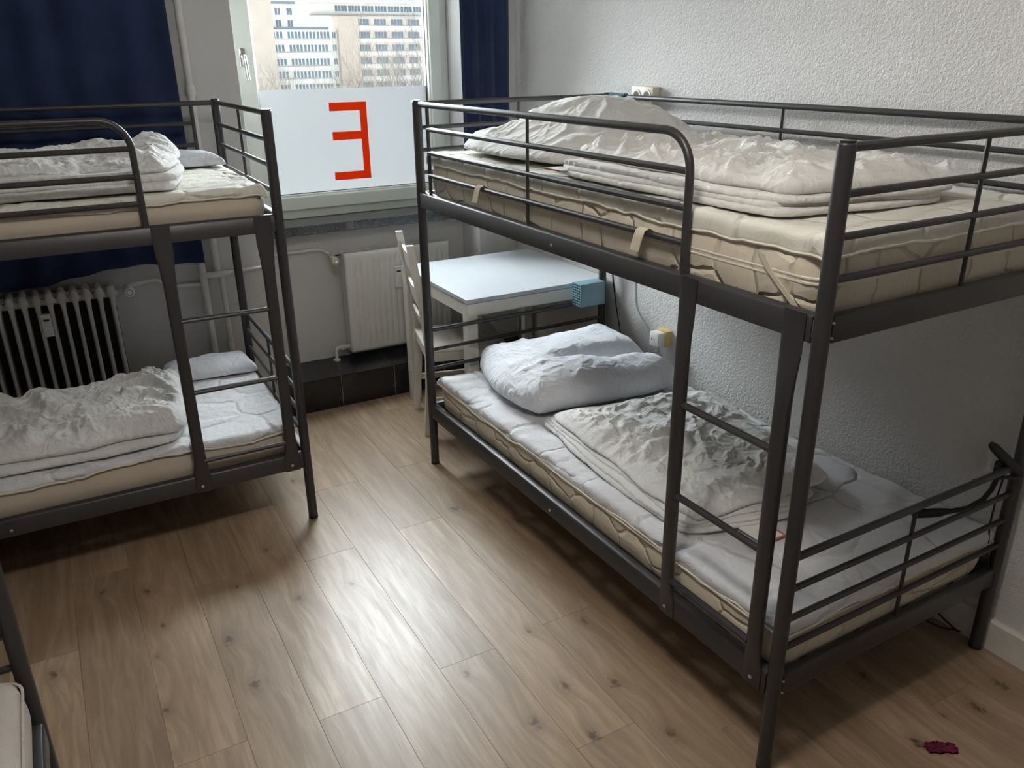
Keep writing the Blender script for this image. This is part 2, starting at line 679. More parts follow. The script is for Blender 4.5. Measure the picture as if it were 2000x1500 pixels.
# ------------------------------------------------------------------ window
win = thing('window_1', 'tall single window in a niche, lower half covered by white privacy film', 'window', ((NX0 + NX1) / 2, YG, .955), kind='structure')
wp = Vector(win.location)


def wobj(name, mb, mat, parent=None, smooth=0):
    """mesh given in world coordinates, parented to the window"""
    o = obj(name, mb, mat, parent or win, smooth)
    if parent is None:
        mb_off = -wp
        o.location = mb_off
    return o


def frame(x0, x1, z0, z1, w, y0, y1, ch=.004):
    b = MB()
    b.box(x0, x0 + w[0], y0, y1, z0, z1, ch)
    b.box(x1 - w[1], x1, y0, y1, z0, z1, ch)
    b.box(x0 + w[0] - .001, x1 - w[1] + .001, y0, y1, z0, z0 + w[2], ch)
    b.box(x0 + w[0] - .001, x1 - w[1] + .001, y0, y1, z1 - w[3], z1, ch)
    return b


GX0, GX1, GZ0, GZ1 = .055, .985, 1.075, 2.34
wobj('window_frame', frame(NX0 + .001, NX1 - .001, .951, 2.459, (.075, .075, .05, .05), 3.212, 3.30), 'frame_plastic')
sash = wobj('sash', frame(GX0 - .095, GX1 + .075, GZ0 - .078, GZ1 + .07, (.088, .068, .070, .063), 3.192, 3.29, .006), 'frame_plastic')
b = frame(GX0 - .011, GX1 + .011, GZ0 - .011, GZ1 + .011, (.0115, .0115, .0115, .0115), 3.205, 3.25, .002)
wobj('glazing_bead', b, 'frame_plastic')
wobj('gasket', frame(GX0 - .004, GX1 + .004, GZ0 - .004, GZ1 + .004, (.006, .008, .006, .006), 3.232, 3.249, 0), 'gasket')
wobj('pane', MB().box(GX0 - .003, GX1 + .003, YG, YG + .004, GZ0 - .003, GZ1 + .003), 'window_glass')
film = wobj('privacy_film', MB().box(GX0, GX1 - .004, YG - .0016, YG - .0006, GZ0, 1.601), 'privacy_film')
EX0, EX1, EZ0, EZ1 = .420, .626, 1.128, 1.530
b = MB()
ya, yb = YG - .0036, YG - .0020
b.box(EX1 - .039, EX1, ya, yb, EZ0, EZ1)
b.box(EX0, EX1 - .039, ya, yb, EZ1 - .043, EZ1)
b.box(EX0 + .006, EX1 - .039, ya, yb, 1.338, 1.381)
b.box(EX0, EX1 - .039, ya, yb, EZ0, EZ0 + .042)
obj('film_letter', b, 'red_film', film, smooth=0)['label'] = 'orange-red letter E seen mirrored from inside'
b = MB().box(NX0 + .001, NX1 - .001, 2.985, 3.25, .902, .950, .003)
wobj('window_sill', b, 'granite')['label'] = 'speckled black stone window sill'
# handle
b = MB()
b.box(-.024, .004, 3.182, 3.192, 1.715, 1.800, .003)
b.tube([(-.010, 3.185, 1.760), (-.010, 3.150, 1.760)], .008, 10)
b.tube([(-.010, 3.152, 1.768), (-.008, 3.146, 1.762), (-.006, 3.143, 1.74), (-.004, 3.143, 1.70), (-.002, 3.143, 1.655), (-.002, 3.146, 1.650)], [.006, .0085, .0085, .0085, .009, .005], 10)
wobj('handle', b, 'chrome', smooth=40)

# ------------------------------------------------------------------ curtains


def curtain(name, x0, x1, y, z0, z1, pleat, amp, seed, label, hem=.012):
    n = int((x1 - x0) / .006)
    m = 40
    s = np.linspace(0, 1, n)[None, :].repeat(m, 0)
    z = np.linspace(0, 1, m)[:, None].repeat(n, 1)
    X = x0 + (x1 - x0) * s
    ph = X * 2 * PI / pleat + 1.4 * pn(X * 2.3, z * .5, seed)
    A = amp * (.45 + .55 * (1 - z)) * (1 + .5 * pn(X * 4, z * 0 + 3, seed + 2))
    Y = y + A * np.sin(ph) + .006 * pn(X * 6, z * 3, seed + 5)
    Z = z0 + hem * pn(X * 2.2, z * 0, seed + 7) * (1 - z) * 2 + (z1 - z0) * z
    b = MB().grid(X, Y, Z)
    o = obj(name, b, 'curtain_navy', smooth=80)
    md = o.modifiers.new('thickness', 'SOLIDIFY')
    md.thickness = .003
    return tag(o, label, 'curtain')


curtain('curtain', -2.30, -.386, 2.808, .868, 2.655, .17, .016, 3, 'wide navy blue curtain hanging above the old column radiator', .022)
curtain('curtain', .992, 1.282, 2.825, 1.02, 2.655, .085, .020, 9, 'narrow navy blue curtain beside the window near the wall corner')
tk = MB().box(-2.32, XR - .02, 2.80, 2.835, 2.655, 2.699, .003)
tag(obj('curtain_track', tk, 'white_plastic', smooth=0), 'white curtain track on the ceiling carrying both navy curtains', 'curtain track')

# ------------------------------------------------------------------ bunk beds
BW, BL, BH = .9245, 2.0349, 1.59
A_POS, A_ROT = (0.3828, -0.1021, 0), 0.0106
B_POS, B_ROT = (-0.2711, 1.7494, 0), PI / 2 - 0.0094
C_POS, C_ROT = (-1.235, .665, 0), PI


def bunk(pos, rot, label, flip=False):
    root = thing('bunk_bed', label, 'bunk bed', pos, rot, 'metal bunk beds')
    V = (lambda v: BL - v) if flip else (lambda v: v)
    metal = 'bed_metal'
    r = .0185
    pm = MB().tube([(0, 0, .004), (0, 0, BH - .004), (0, 0, BH)], [r, r, r - .003], 16)
    foot = MB().tube([(0, 0, 0), (0, 0, .012)], r + .0008, 16)
    cap = MB().tube([(0, 0, BH - .001), (0, 0, BH + .003)], r - .002, 16)
    for (u, v) in ((0, 0), (BW, 0), (0, BL), (BW, BL)):
        p = obj('post', pm, metal, root, loc=(u, v, 0))
        obj('foot_cap', foot, 'dark_plastic', p)
        obj('end_cap', cap, 'dark_plastic', p)
    # frame rails
    for (z0, z1) in ((.240, .304), (1.180, 1.240)):
        for u in (0, BW):
            s = -1 if u == 0 else 1
            xo, xi = u + s * .014, u - s * .014
            sec = [(xo, z0), (xo, z1 - .006), (xo - s * .006, z1), (xi, z1), (xi, z1 - .004), (xo - s * .004, z1 - .006), (xo - s * .003, z0 + .004), (xi, z0 + .003), (xi, z0)]
            if s > 0:
                sec = sec[::-1]
            obj('side_rail', MB().loft([[(a, .017, c) for a, c in sec], [(a, BL - .017, c) for a, c in sec]]), metal, root, smooth=50)
        for v in (0, BL):
            obj('end_rail', MB().box(.017, BW - .017, v - .013, v + .013, z0, z1, .005), metal, root)
    # end bars
    ut = .0085
    for v in (0, BL):
        for zs, zb in (((.645, .555, .467, .381), .303), ((1.580, 1.490, 1.404, 1.316), 1.239)):
            for i, z in enumerate(zs):
                obj('end_bar', MB().tube([(.016, v, z), (BW - .016, v, z)], .0100 if i == 0 else .0085, 10), metal, root)
            obj('end_spindle', MB().tube([(BW / 2, v, zb), (BW / 2, v, zs[0])], .0055, 8), metal, root)
    # front guard with bent end
    vb, zt, rad = .436, 1.578, .095
    path = [(0, V(BL - .016), zt)]
    for i in range(9):
        a = i / 8 * PI / 2
        path.append((0, V(vb + rad - rad * math.sin(a)), zt - rad + rad * math.cos(a)))
    path.append((0, V(vb), 1.236))
    obj('guard_rail', MB().tube(path, .0110, 12), metal, root)
    for z in (1.489, 1.401, 1.315):
        obj('guard_bar', MB().tube([(0, V(vb), z), (0, V(1.94), z)], .0090, 10), metal, root)
    for v, rr in ((1.94, .0075), (1.192, .0055)):
        obj('guard_spindle', MB().tube([(0, V(v), 1.238), (0, V(v), zt)], rr, 8), metal, root)
    # back guard
    obj('guard_rail', MB().tube([(BW, .016, zt), (BW, BL - .016, zt)], .0105, 12), metal, root)
    for z in (1.497, 1.408):
        obj('guard_bar', MB().tube([(BW, .10, z), (BW, BL - .10, z)], .0085, 10), metal, root)
    for v in (.10, 1.017, BL - .10):
        obj('guard_spindle', MB().tube([(BW, v, 1.238), (BW, v, zt)], .0055 if v == 1.017 else .008, 8), metal, root)
    # ladder
    for v in (.395, .060):
        rings = []
        for z, w, th, uo in ((.238, .060, .004, -.0165), (.300, .060, .005, -.0168), (.335, .050, .012, -.020), (.40, .042, .024, -.021),
                             (.70, .041, .026, -.021), (1.02, .042, .024, -.021), (1.09, .050, .016, -.020), (1.150, .060, .006, -.0170), (1.242, .061, .004, -.0165)):
            ring = []
            for j in range(14):
                a = 2 * PI * j / 14
                ca, sa = math.cos(a), math.sin(a)
                ring.append((uo + th / 2 * math.copysign(abs(ca) ** .6, ca), V(v) + w / 2 * math.copysign(abs(sa) ** .6, sa), z))
            rings.append(ring)
        lu = obj('ladder_upright', MB().loft(rings), metal, root, smooth=50)
        obj('screw', MB().disc((-.0180, V(v + (.006 if v > .2 else .002)), .262), (-1, 0, 0), .0055, .003, 12, .001), 'screw_metal', lu)
    for z in (.906, .638, .366):
        rings = []
        for vv in (.078, .380):
            rings.append([(-.021 + .011 * math.cos(2 * PI * j / 12), V(vv), z + .009 * math.sin(2 * PI * j / 12)) for j in range(12)])
        obj('rung', MB().loft(rings), metal, root)
    for z in (.262, 1.205):
        obj('screw', MB().disc((-.0135, V(1.028), z), (-1, 0, 0), .0055, .003, 12, .001), 'screw_metal', root)
    for z in (.255, .29, 1.195, 1.228):
        obj('screw', MB().disc((.012, -.0135 if not flip else BL + .0135, z), (.45, -1 if not flip else 1, 0), .0028, .006, 8), 'screw_metal', root)
    # sprung base
    for z in (.268, 1.206):
        b = MB()
        for i in range(14):
            v = .09 + i * (BL - .18) / 13
            b.box(.012, BW - .012, v - .022, v + .022, z, z + .006)
        for i in range(4):
            u = .15 + i * .21
            b.box(u - .012, u + .012, .02, BL - .02, z - .004, z)
        o = obj('mesh_base', b, 'bed_mesh', root, smooth=0)
    return root


bedA = bunk(A_POS, A_ROT, 'dark grey metal bunk bed along the textured wall beside the table')
bedB = bunk(B_POS, B_ROT, 'dark grey metal bunk bed in front of the wide navy curtain and old radiator')
bedC = bunk(C_POS, C_ROT, 'dark grey metal bunk bed with a ribbed mattress on its bottom bunk', flip=True)

# ------------------------------------------------------------------ bedding helpers (bed-local coordinates)


def place(o, bed):
    pos, rot = bed
    o.location = pos
    o.rotation_euler.z = rot
    return o


AB, BB, CB = (A_POS, A_ROT), (B_POS, B_ROT), (C_POS, C_ROT)


def ring_path(u0, u1, v0, v1, z, r, n=6, wob=0, seed=0):
    pts = []
    for (cu, cv, a0) in ((u1 - r, v1 - r, 0), (u0 + r, v1 - r, PI / 2), (u0 + r, v0 + r, PI), (u1 - r, v0 + r, 3 * PI / 2)):
        for i in range(n + 1):
            a = a0 + i / n * PI / 2
            pts.append((cu + r * math.cos(a), cv + r * math.sin(a), z))
    # subdivide straights
    out = []
    for i, p in enumerate(pts):
        q = pts[(i + 1) % len(pts)]
        d = math.hypot(q[0] - p[0], q[1] - p[1])
        k = max(1, int(d / .05))
        for j in range(k):
            f = j / k
            x, y = p[0] + (q[0] - p[0]) * f, p[1] + (q[1] - p[1]) * f
            out.append((x, y, z + (wob * mnoise.noise(Vector((x * 4, y * 4, seed))) if wob else 0)))
    return out


def mattress(bed, u0, u1, v0, v1, z0, z1, mat, label, pip=(), cr=.05, er=.028, bulge=.006, pipmat='piping'):
    """rounded slab lofted from perimeter rings"""
    base = ring_path(0, 1, 0, 1, 0, .1)
    b = MB()
    rings = []
    H = z1 - z0
    prof = []
    for i in range(6):
        a = i / 5 * PI / 2
        prof.append((er * (1 - math.sin(a)), z0 + er * (1 - math.cos(a))))
    mid = [(-bulge * math.sin(PI * k / 6), z0 + er + (H - 2 * er) * k / 6) for k in range(1, 6)]
    top = [(er * (1 - math.sin(a)), z1 - er * (1 - math.cos(a))) for a in [PI / 2 * (1 - i / 5) for i in range(6)]]
    for ins, z in prof + mid + top:
        rings.append(ring_path(u0 + ins, u1 - ins, v0 + ins, v1 - ins, z, max(.01, cr - ins)))
    n = min(len(r) for r in rings)
    # resample rings to the same count
    res = []
    for r in rings:
        P = np.array(r + [r[0]])
        d = np.concatenate([[0], np.cumsum(np.linalg.norm(np.diff(P, axis=0), axis=1))])
        tt = np.linspace(0, d[-1], 161)[:-1]
        res.append(np.stack([np.interp(tt, d, P[:, k]) for k in range(3)], -1).tolist())
    b.loft(res)
    o = place(obj('mattress', b, mat, smooth=60), bed)
    tag(o, label, 'mattress')
    for z in pip:
        obj('piping', MB().tube(ring_path(u0 - .004, u1 + .004, v0 - .004, v1 + .004, z, cr), .0034, 6, closed=True), pipmat, o)
    return o


def protector(bed, u0, u1, v0, v1, z, drop, mat, label, seed, amp=1.0, er=.02, dropvar=.3, name='mattress_protector', ang=0.6):
    """quilted sheet lying over the mattress, its hem hanging over the edges"""
    ex = drop
    NU, NV = 120, 230
    a = np.linspace(-ex, (u1 - u0) + ex, NU)
    c = np.linspace(-ex, (v1 - v0) + ex, NV)
    Au, Av = np.meshgrid(a, c, indexing='ij')
    wu, wv = u1 - u0, v1 - v0
    dv = 1 + dropvar * pn(Au * 3 + 5, Av * 3, seed)

    def fold(q, w):
        inside = np.clip(q, 0, w)
        over = np.where(q < 0, -q, np.where(q > w, q - w, 0)) * dv
        sgn = np.where(q < 0, -1, 1)
        arc = np.minimum(over, er * PI / 2)
        th = arc / er
        out = er * np.sin(th)
        dz = er * (1 - np.cos(th)) + np.maximum(over - er * PI / 2, 0)
        return inside + sgn * np.where(over > 0, out, 0), dz
    Uq, du = fold(Au, wu)
    Vq, dw = fold(Av, wv)
    w = wrinkles(Au, Av, seed, ang, amp * .30, 5)
    edge = np.exp(-np.minimum(np.minimum(Au, wu - Au), np.minimum(Av, wv - Av)).clip(0) / .08)
    nu = np.exp(-np.minimum(Au, wu - Au).clip(0) / .07)
    nv = np.exp(-np.minimum(Av, wv - Av).clip(0) / .09)
    w = w + .0065 * amp * (nu * (ridged(Au * .25, Av, 13, seed + 4, 0, 1, .5) - .3) + nv * (ridged(Au, Av * .25, 13, seed + 5, 0, 1, .5) - .3))
    Z = z + w - np.maximum(du, dw) * 1.0
    off = .004 + .004 * pn(Au * 9, Av * 9, seed + 3)
    Uq = Uq + np.where(du > 0, np.sign(Au - wu / 2) * off, 0)
    Vq = Vq + np.where(dw > 0, np.sign(Av - wv / 2) * off, 0)
    b = MB().grid(u0 + Uq, v0 + Vq, Z)
    o = place(obj(name, b, mat, smooth=80), bed)
    md = o.modifiers.new('thickness', 'SOLIDIFY')
    md.thickness = .004
    md.offset = -1
    tag(o, label, 'mattress protector')
    # hem cord
    per = [(0, j) for j in range(0, NV, 2)] + [(i, NV - 1) for i in range(0, NU, 2)] + [(NU - 1, j) for j in range(NV - 1, 0, -2)] + [(i, 0) for i in range(NU - 1, 0, -2)]
    X, Y = u0 + Uq, v0 + Vq
    pts = [(X[i, j], Y[i, j], Z[i, j]) for i, j in per]
    obj('hem', MB().tube(pts, .0038, 6, closed=True), 'piping', o)
    return o


def slab(b, quad, z0, H, er, seed, wamp=1.0, ang=0, NU=170, NV=210, wob=.02, dome=0, fn=None, under=.35, f=6, power=2.0, lowamp=.25, pucker=.0045, rc=.06):
    """puffy cloth slab over a (u, v) quad; quad corners: (u0v0, u1v0, u1v1, u0v1)"""
    Q = np.array(quad, float)
    s = np.linspace(0, 1, NU)
    t = np.linspace(0, 1, NV)
    # denser near the borders
    s = .5 - .5 * np.cos(PI * s) * (.6 + .4 * np.abs(np.cos(PI * s)))
    t = .5 - .5 * np.cos(PI * t) * (.6 + .4 * np.abs(np.cos(PI * t)))
    S, T = np.meshgrid(s, t, indexing='ij')
    # round the corners slightly
    P = ((1 - S) * (1 - T))[..., None] * Q[0] + (S * (1 - T))[..., None] * Q[1] + (S * T)[..., None] * Q[2] + ((1 - S) * T)[..., None] * Q[3]
    c0 = Q.mean(0)
    rr = (np.abs(2 * S - 1) * np.abs(2 * T - 1)) ** (5 if rc < .1 else 3)
    P = c0 + (P - c0) * (1 - rc * rr)[..., None]
    X, Y = P[..., 0].copy(), P[..., 1].copy()
    X += wob * pn(P[..., 0] * 5, P[..., 1] * 5, seed + 20)
    Y += wob * pn(P[..., 0] * 5 + 9, P[..., 1] * 5, seed + 21)
    lu = np.linalg.norm(Q[1] - Q[0])
    lv = np.linalg.norm(Q[3] - Q[0])
    e = np.minimum(np.minimum(S, 1 - S) * lu, np.minimum(T, 1 - T) * lv)
    q = np.clip(e / er, 0, 1)
    prof = (1 - (1 - q) ** power) ** (1 / power)
    low = 1 + lowamp * pn(X * 3.1, Y * 3.1, seed + 30)
    hh = H * low
    if dome:
        hh = hh * ((1 - dome) + dome * (np.sin(PI * S) * np.sin(PI * T)) ** .6)
    if fn is not None:
        hh = fn(X, Y, S, T, hh)
    w = wrinkles(X, Y, seed, ang, wamp, f)
    near = np.exp(-(e / .035) ** 2)
    w = w + near * pucker * (ridged(X, Y, 38, seed + 70, 0, 1, .3) - .6)
    w = w * np.clip(e / .07, .25, 1)
    X = X + near * pucker * .8 * pn(X * 45, Y * 45, seed + 71)
    ze = H * under
    Zt = z0 + ze + (hh - ze + (w - .6 * .022 * wamp)) * prof
    Zt = np.maximum(Zt, z0 + ze * .6)
    Zb = z0 + ze * (1 - prof ** .7) - .0015 * prof
    b.grid(X, Y, Zt)
    b.grid(X[::-1], Y[::-1], Zb[::-1])
    # stitch the two sheets along the border
    n0 = len(b.v) - 2 * X.size
    n1 = len(b.v) - X.size
    m, n = X.shape

    def ti(i, j):
        return n0 + i * n + j

    def bi(i, j):
        return n1 + (m - 1 - i) * n + j
    bord = [(0, j) for j in range(n)] + [(i, n - 1) for i in range(1, m)] + [(m - 1, j) for j in range(n - 2, -1, -1)] + [(i, 0) for i in range(m - 2, 0, -1)]
    for k in range(len(bord)):
        p, q2 = bord[k], bord[(k + 1) % len(bord)]
        b.f.append((ti(*p), ti(*q2), bi(*q2), bi(*p)))
    return b


def inset(quad, d):
    Q = np.array(quad, float)
    c = Q.mean(0)
    return [tuple(c + (p - c) * (1 - d / np.linalg.norm(p - c))) for p in Q]


# ------------------------------------------------------------------ bedding on bunk A (textured wall)
MT = 1.392
m = mattress(AB, .022, .900, .030, 2.000, 1.213, MT - .012, 'mattress_cream', 'thick quilted cream mattress on the top bunk by the textured wall', pip=(1.293, 1.304), cr=.06)
for v in (1.497, .585):
    pts = []
    for (u, z) in ((.021, 1.300), (.012, 1.322), (.0, 1.3285), (-.012, 1.322), (-.018, 1.300), (-.024, 1.268)):
        pts.append((u, z))
    rings = [[(u, v - .018 + (.004 * i), z), (u, v + .018 + (.004 * i), z), (u - .0022, v + .018 + (.004 * i), z + .001), (u - .0022, v - .018 + (.004 * i), z + .001)] for i, (u, z) in enumerate(pts)]
    obj('handle_strap', MB().loft(rings), 'strap', m, smooth=60)
pr = protector(AB, .040, .882, .050, 1.985, MT, .055, 'protector_cream', 'cream quilted pad over the thick top-bunk mattress by the textured wall', 5, .55, dropvar=.15)
# elastic corner band
rings = [[(u, v - .012, z), (u, v + .012, z + .004), (u - .0025, v + .012, z + .004), (u - .0025, v - .012, z)] for u, v, z in ((.0135, .20, 1.335), (.0125, .17, 1.30), (.0125, .12, 1.262), (.016, .075, 1.225))]
obj('corner_band', MB().loft(rings), 'strap', pr, smooth=60)

ZA = MT + .010


def pil_up(X, Y, S, T, hh):
    pk = np.exp(-((S - .66) / .42) ** 2) * np.exp(-((T - .55) / .50) ** 2)
    return hh * (.30 + .80 * pk)


b = slab(MB(), [(.10, 1.235), (.86, 1.17), (.885, 1.93), (.10, 1.985)], ZA, .188, .26, 41, .95, .5, fn=pil_up, under=.12, rc=.14, f=4, wob=.012, lowamp=.06, power=2.0)
tag(place(obj('pillow', b, 'pillow_grey', smooth=80), AB), 'big plump grey-white pillow leaning against the top-bunk guard rail', 'pillow')

# folded duvet: stacked layers and a crumpled top
b = MB()
slab(b, [(.060, .225), (.60, .135), (.72, .98), (.085, 1.20)], ZA, .017, .009, 51, .16, .3, wob=.014, lowamp=.05, NU=110, NV=170)
slab(b, [(.075, .245), (.61, .145), (.72, 1.0), (.090, 1.18)], ZA + .014, .015, .008, 52, .16, .3, wob=.014, lowamp=.05, NU=110, NV=170)
slab(b, [(.085, .225), (.63, .135), (.72, 1.0), (.105, 1.19)], ZA + .027, .015, .008, 54, .16, .3, wob=.014, lowamp=.05, NU=110, NV=170)
slab(b, [(.125, .235), (.70, .130), (.79, 1.14), (.17, 1.20)], ZA + .038, .046, .036, 53, .95, .25, wob=.018, f=8.5, NU=220, NV=300)
o = tag(place(obj('duvet', b, 'duvet_grey', smooth=80), AB), 'folded grey-white duvet on the cream pad of the top bunk', 'duvet')
ct = obj('care_tag', MB().box(.052, .112, 1.09, 1.175, ZA + .014, ZA + .0165), 'tag_white', o, smooth=0)
obj('tag_edge', MB().box(.0505, .056, 1.09, 1.175, ZA + .0135, ZA + .017), 'tag_red', ct, smooth=0)

# lower bunk
ML = .424
mattress(AB, .025, .900, .020, 2.005, .276, ML - .012, 'mattress_cream', 'cream mattress on the bottom bunk by the textured wall', pip=(.392,), cr=.06, er=.03)
protector(AB, .045, .882, .038, 1.990, ML, .045, 'protector_white', 'white quilted cover on the bottom bunk under the folded pillow', 15, .75, dropvar=.35)
ZL = ML + .012


def pil_low(X, Y, S, T, hh):
    # lengthwise crease between the back lobe and the front roll
    line = 1.615 - .10 * (X - .2) / .7 + .02 * np.sin(X * 9)
    d = Y - line
    crease = np.exp(-(d / .050) ** 2) * np.clip((X - .26) / .22, 0, 1)
    back = np.clip(d / .1, 0, 1)
    h = hh * (1 - .45 * crease)
    h = h * (1 - .12 * back * np.clip((.45 - X) / .3, 0, 1))
    return h


b = slab(MB(), [(.10, 1.355), (.84, 1.275), (.87, 1.93), (.16, 2.0)], ZL, .165, .19, 61, .42, .2, fn=pil_low, under=.30, rc=.14, f=7, wob=.022, lowamp=.10, power=2.0)
tag(place(obj('pillow', b, 'pillow_white', smooth=80), AB), 'bluish white folded pillow on the bottom bunk beside the table', 'pillow')

b = MB()
slab(b, [(.070, .45), (.52, .34), (.70, 1.24), (.135, 1.345)], ZL, .013, .007, 71, .14, .3, wob=.014, lowamp=.05, NU=110, NV=170)
slab(b, [(.082, .46), (.54, .35), (.72, 1.24), (.143, 1.340)], ZL + .010, .012, .0065, 72, .14, .3, wob=.014, lowamp=.05, NU=110, NV=170)
slab(b, [(.095, .455), (.58, .37), (.74, 1.23), (.153, 1.335)], ZL + .020, .012, .0065, 74, .14, .3, wob=.014, lowamp=.05, NU=110, NV=170)
slab(b, [(.105, .445), (.69, .41), (.85, 1.20), (.163, 1.330)], ZL + .028, .034, .045, 73, .95, .12, wob=.016, f=8.5, NU=240, NV=320)
o = tag(place(obj('duvet', b, 'duvet_white', smooth=80), AB), 'crumpled white duvet on the bottom bunk in front of the folded pillow', 'duvet')
b = MB().box(.25, .34, .300, .400, ZL + .0010, ZL + .0024)
ct = obj('care_tag', b, 'tag_white', o, smooth=0)
obj('tag_edge', MB().box(.336, .342, .300, .400, ZL + .001, ZL + .0034).box(.25, .336, .298, .304, ZL + .001, ZL + .0034), 'tag_red', ct, smooth=0)

# ------------------------------------------------------------------ bedding on bunk B (navy curtain)
MB_ = 1.330
mattress(BB, .022, .900, .030, 2.000, 1.213, MB_ - .010, 'mattress_plain', 'plain beige mattress on the top bunk in front of the navy curtain', pip=(), cr=.06, er=.03)
protector(BB, .040, .882, .050, 1.985, MB_, .040, 'protector_cream', 'cream quilted pad on the top bunk in front of the navy curtain', 25, .75, dropvar=.5)
ZB = MB_ + .012
b = MB()
slab(b, [(.06, .30), (.60, .215), (.62, 1.60), (.05, 1.62)], ZB, .030, .018, 81, .25, 1.2, wob=.016, lowamp=.05, NU=110, NV=220)
slab(b, [(.075, .285), (.62, .21), (.64, 1.60), (.07, 1.62)], ZB + .027, .028, .016, 82, .25, 1.2, wob=.016, lowamp=.05, NU=110, NV=220)


def duv_b(X, Y, S, T, hh):
    return hh * (.75 + .55 * S) + .035 * np.exp(-((X - .62) / .09) ** 2 - ((Y - .27) / .10) ** 2)


slab(b, [(.09, .30), (.70, .20), (.70, 1.60), (.09, 1.60)], ZB + .050, .046, .050, 83, 1.0, 1.4, wob=.02, f=7.5, fn=duv_b, NU=170, NV=320)
tag(place(obj('duvet', b, 'duvet_white', smooth=80), BB), 'folded white duvet on the top bunk in front of the navy curtain', 'duvet')
b = slab(MB(), [(.66, .03), (.895, .04), (.895, .50), (.70, .52)], ZB, .058, .11, 85, .4, 1.0, under=.10, f=5, wob=.01, lowamp=.1, NU=60, NV=90)
tag(place(obj('pillow', b, 'pillow_white', smooth=80), BB), 'flat bluish pillow at the back of the top bunk by the navy curtain', 'pillow')

MBL = .412
mattress(BB, .025, .900, .030, 2.005, .276, MBL - .012, 'mattress_plain', 'plain beige mattress on the bottom bunk by the old radiator', pip=(), cr=.06, er=.03)
protector(BB, .045, .882, .048, 1.990, MBL, .036, 'protector_white', 'white quilted cover on the bottom bunk by the old radiator', 35, .75, dropvar=.45)
ZBL = MBL + .012
b = MB()
slab(b, [(.06, .42), (.60, .36), (.62, 1.70), (.09, 1.70)], ZBL, .030, .018, 91, .25, 1.2, wob=.016, lowamp=.05, NU=110, NV=220)


def duv_bl(X, Y, S, T, hh):
    return hh * (.85 + .35 * S) + .02 * np.exp(-((Y - .46) / .12) ** 2)


slab(b, [(.07, .40), (.66, .335), (.72, 1.70), (.11, 1.70)], ZBL + .026, .058, .065, 93, 1.25, 1.1, wob=.024, f=7.5, fn=duv_bl, NU=180, NV=340)
tag(place(obj('duvet', b, 'duvet_white', smooth=80), BB), 'crumpled white duvet on the bottom bunk by the old radiator', 'duvet')
b = slab(MB(), [(.66, .02), (.905, .025), (.905, .40), (.70, .42)], ZBL, .062, .11, 95, .4, 1.0, under=.10, f=5, wob=.01, lowamp=.1, NU=60, NV=90)
tag(place(obj('pillow', b, 'pillow_white', smooth=80), BB), 'bluish pillow at the back of the bottom bunk by the old radiator', 'pillow')

# ------------------------------------------------------------------ bedding on bunk C
m = mattress(CB, .004, .895, .024, 2.0, .306, .470, 'mattress_ribbed', 'grey-beige ribbed mattress on a bottom bunk, with a handle strap', pip=(.445,), cr=.05, er=.03, pipmat='mattress_ribbed')
rings = [[(u, .27 + dv, z), (u, .315 + dv, z), (u - .003, .315 + dv, z), (u - .003, .27 + dv, z)] for u, z, dv in ((-.001, .395, 0), (-.004, .372, 0), (-.006, .345, .004), (-.010, .318, .008), (-.018, .309, .01), (-.022, .300, .012))]
obj('handle_strap', MB().loft(rings), 'mattress_ribbed', m, smooth=60)
mattress(CB, .022, .900, .030, 2.000, 1.213, 1.345, 'mattress_plain', 'plain beige mattress on the top bunk above the ribbed one', pip=(), cr=.06, er=.03)

# ------------------------------------------------------------------ table
tb = thing('table', 'square white table behind the head of the bunk bed', 'table', (.565, 1.962, 0))
TS = .765
obj('tabletop', MB().box(0, TS, 0, TS, .722, .742, .002), 'table_white', tb, smooth=0)
for (a, c, d, e) in ((.004, TS - .004, .004, .020), (.004, TS - .004, TS - .020, TS - .004), (.004, .020, .02, TS - .02), (TS - .020, TS - .004, .02, TS - .02)):
    obj('apron', MB().box(a, c, d, e, .662, .719), 'table_leg_paint', tb, smooth=0)
obj('shadow_gap', MB().box(.012, TS - .012, .012, TS - .012, .7185, .7225), 'gap_shade', tb, smooth=0)  # dark sheet painted in as the shade between tabletop and apron
for a in (.002, TS - .054):
    for c in (.002, TS - .054):
        obj('leg', MB().box(a, a + .052, c, c + .052, 0, .7188, .003), 'table_leg_paint', tb, smooth=0)

# ------------------------------------------------------------------ chair (turned a little, back towards the room)
ch = thing('chair', 'worn white wooden chair pushed under the square table', 'chair', (.452, 2.226, 0), 0)
CA = math.atan2(.088, .341)          # chair's back runs along +y turned clockwise
ch.rotation_euler.z = -CA            # local y = along the back, local x = forward
CWD = .352
wood = 'worn_white_wood'


def post_path(y):
    return [(0.000, y, 0), (.022, y, .25), (.030, y, .44), (.018, y, .58), (-.006, y, .76), (-.036, y, .955)]


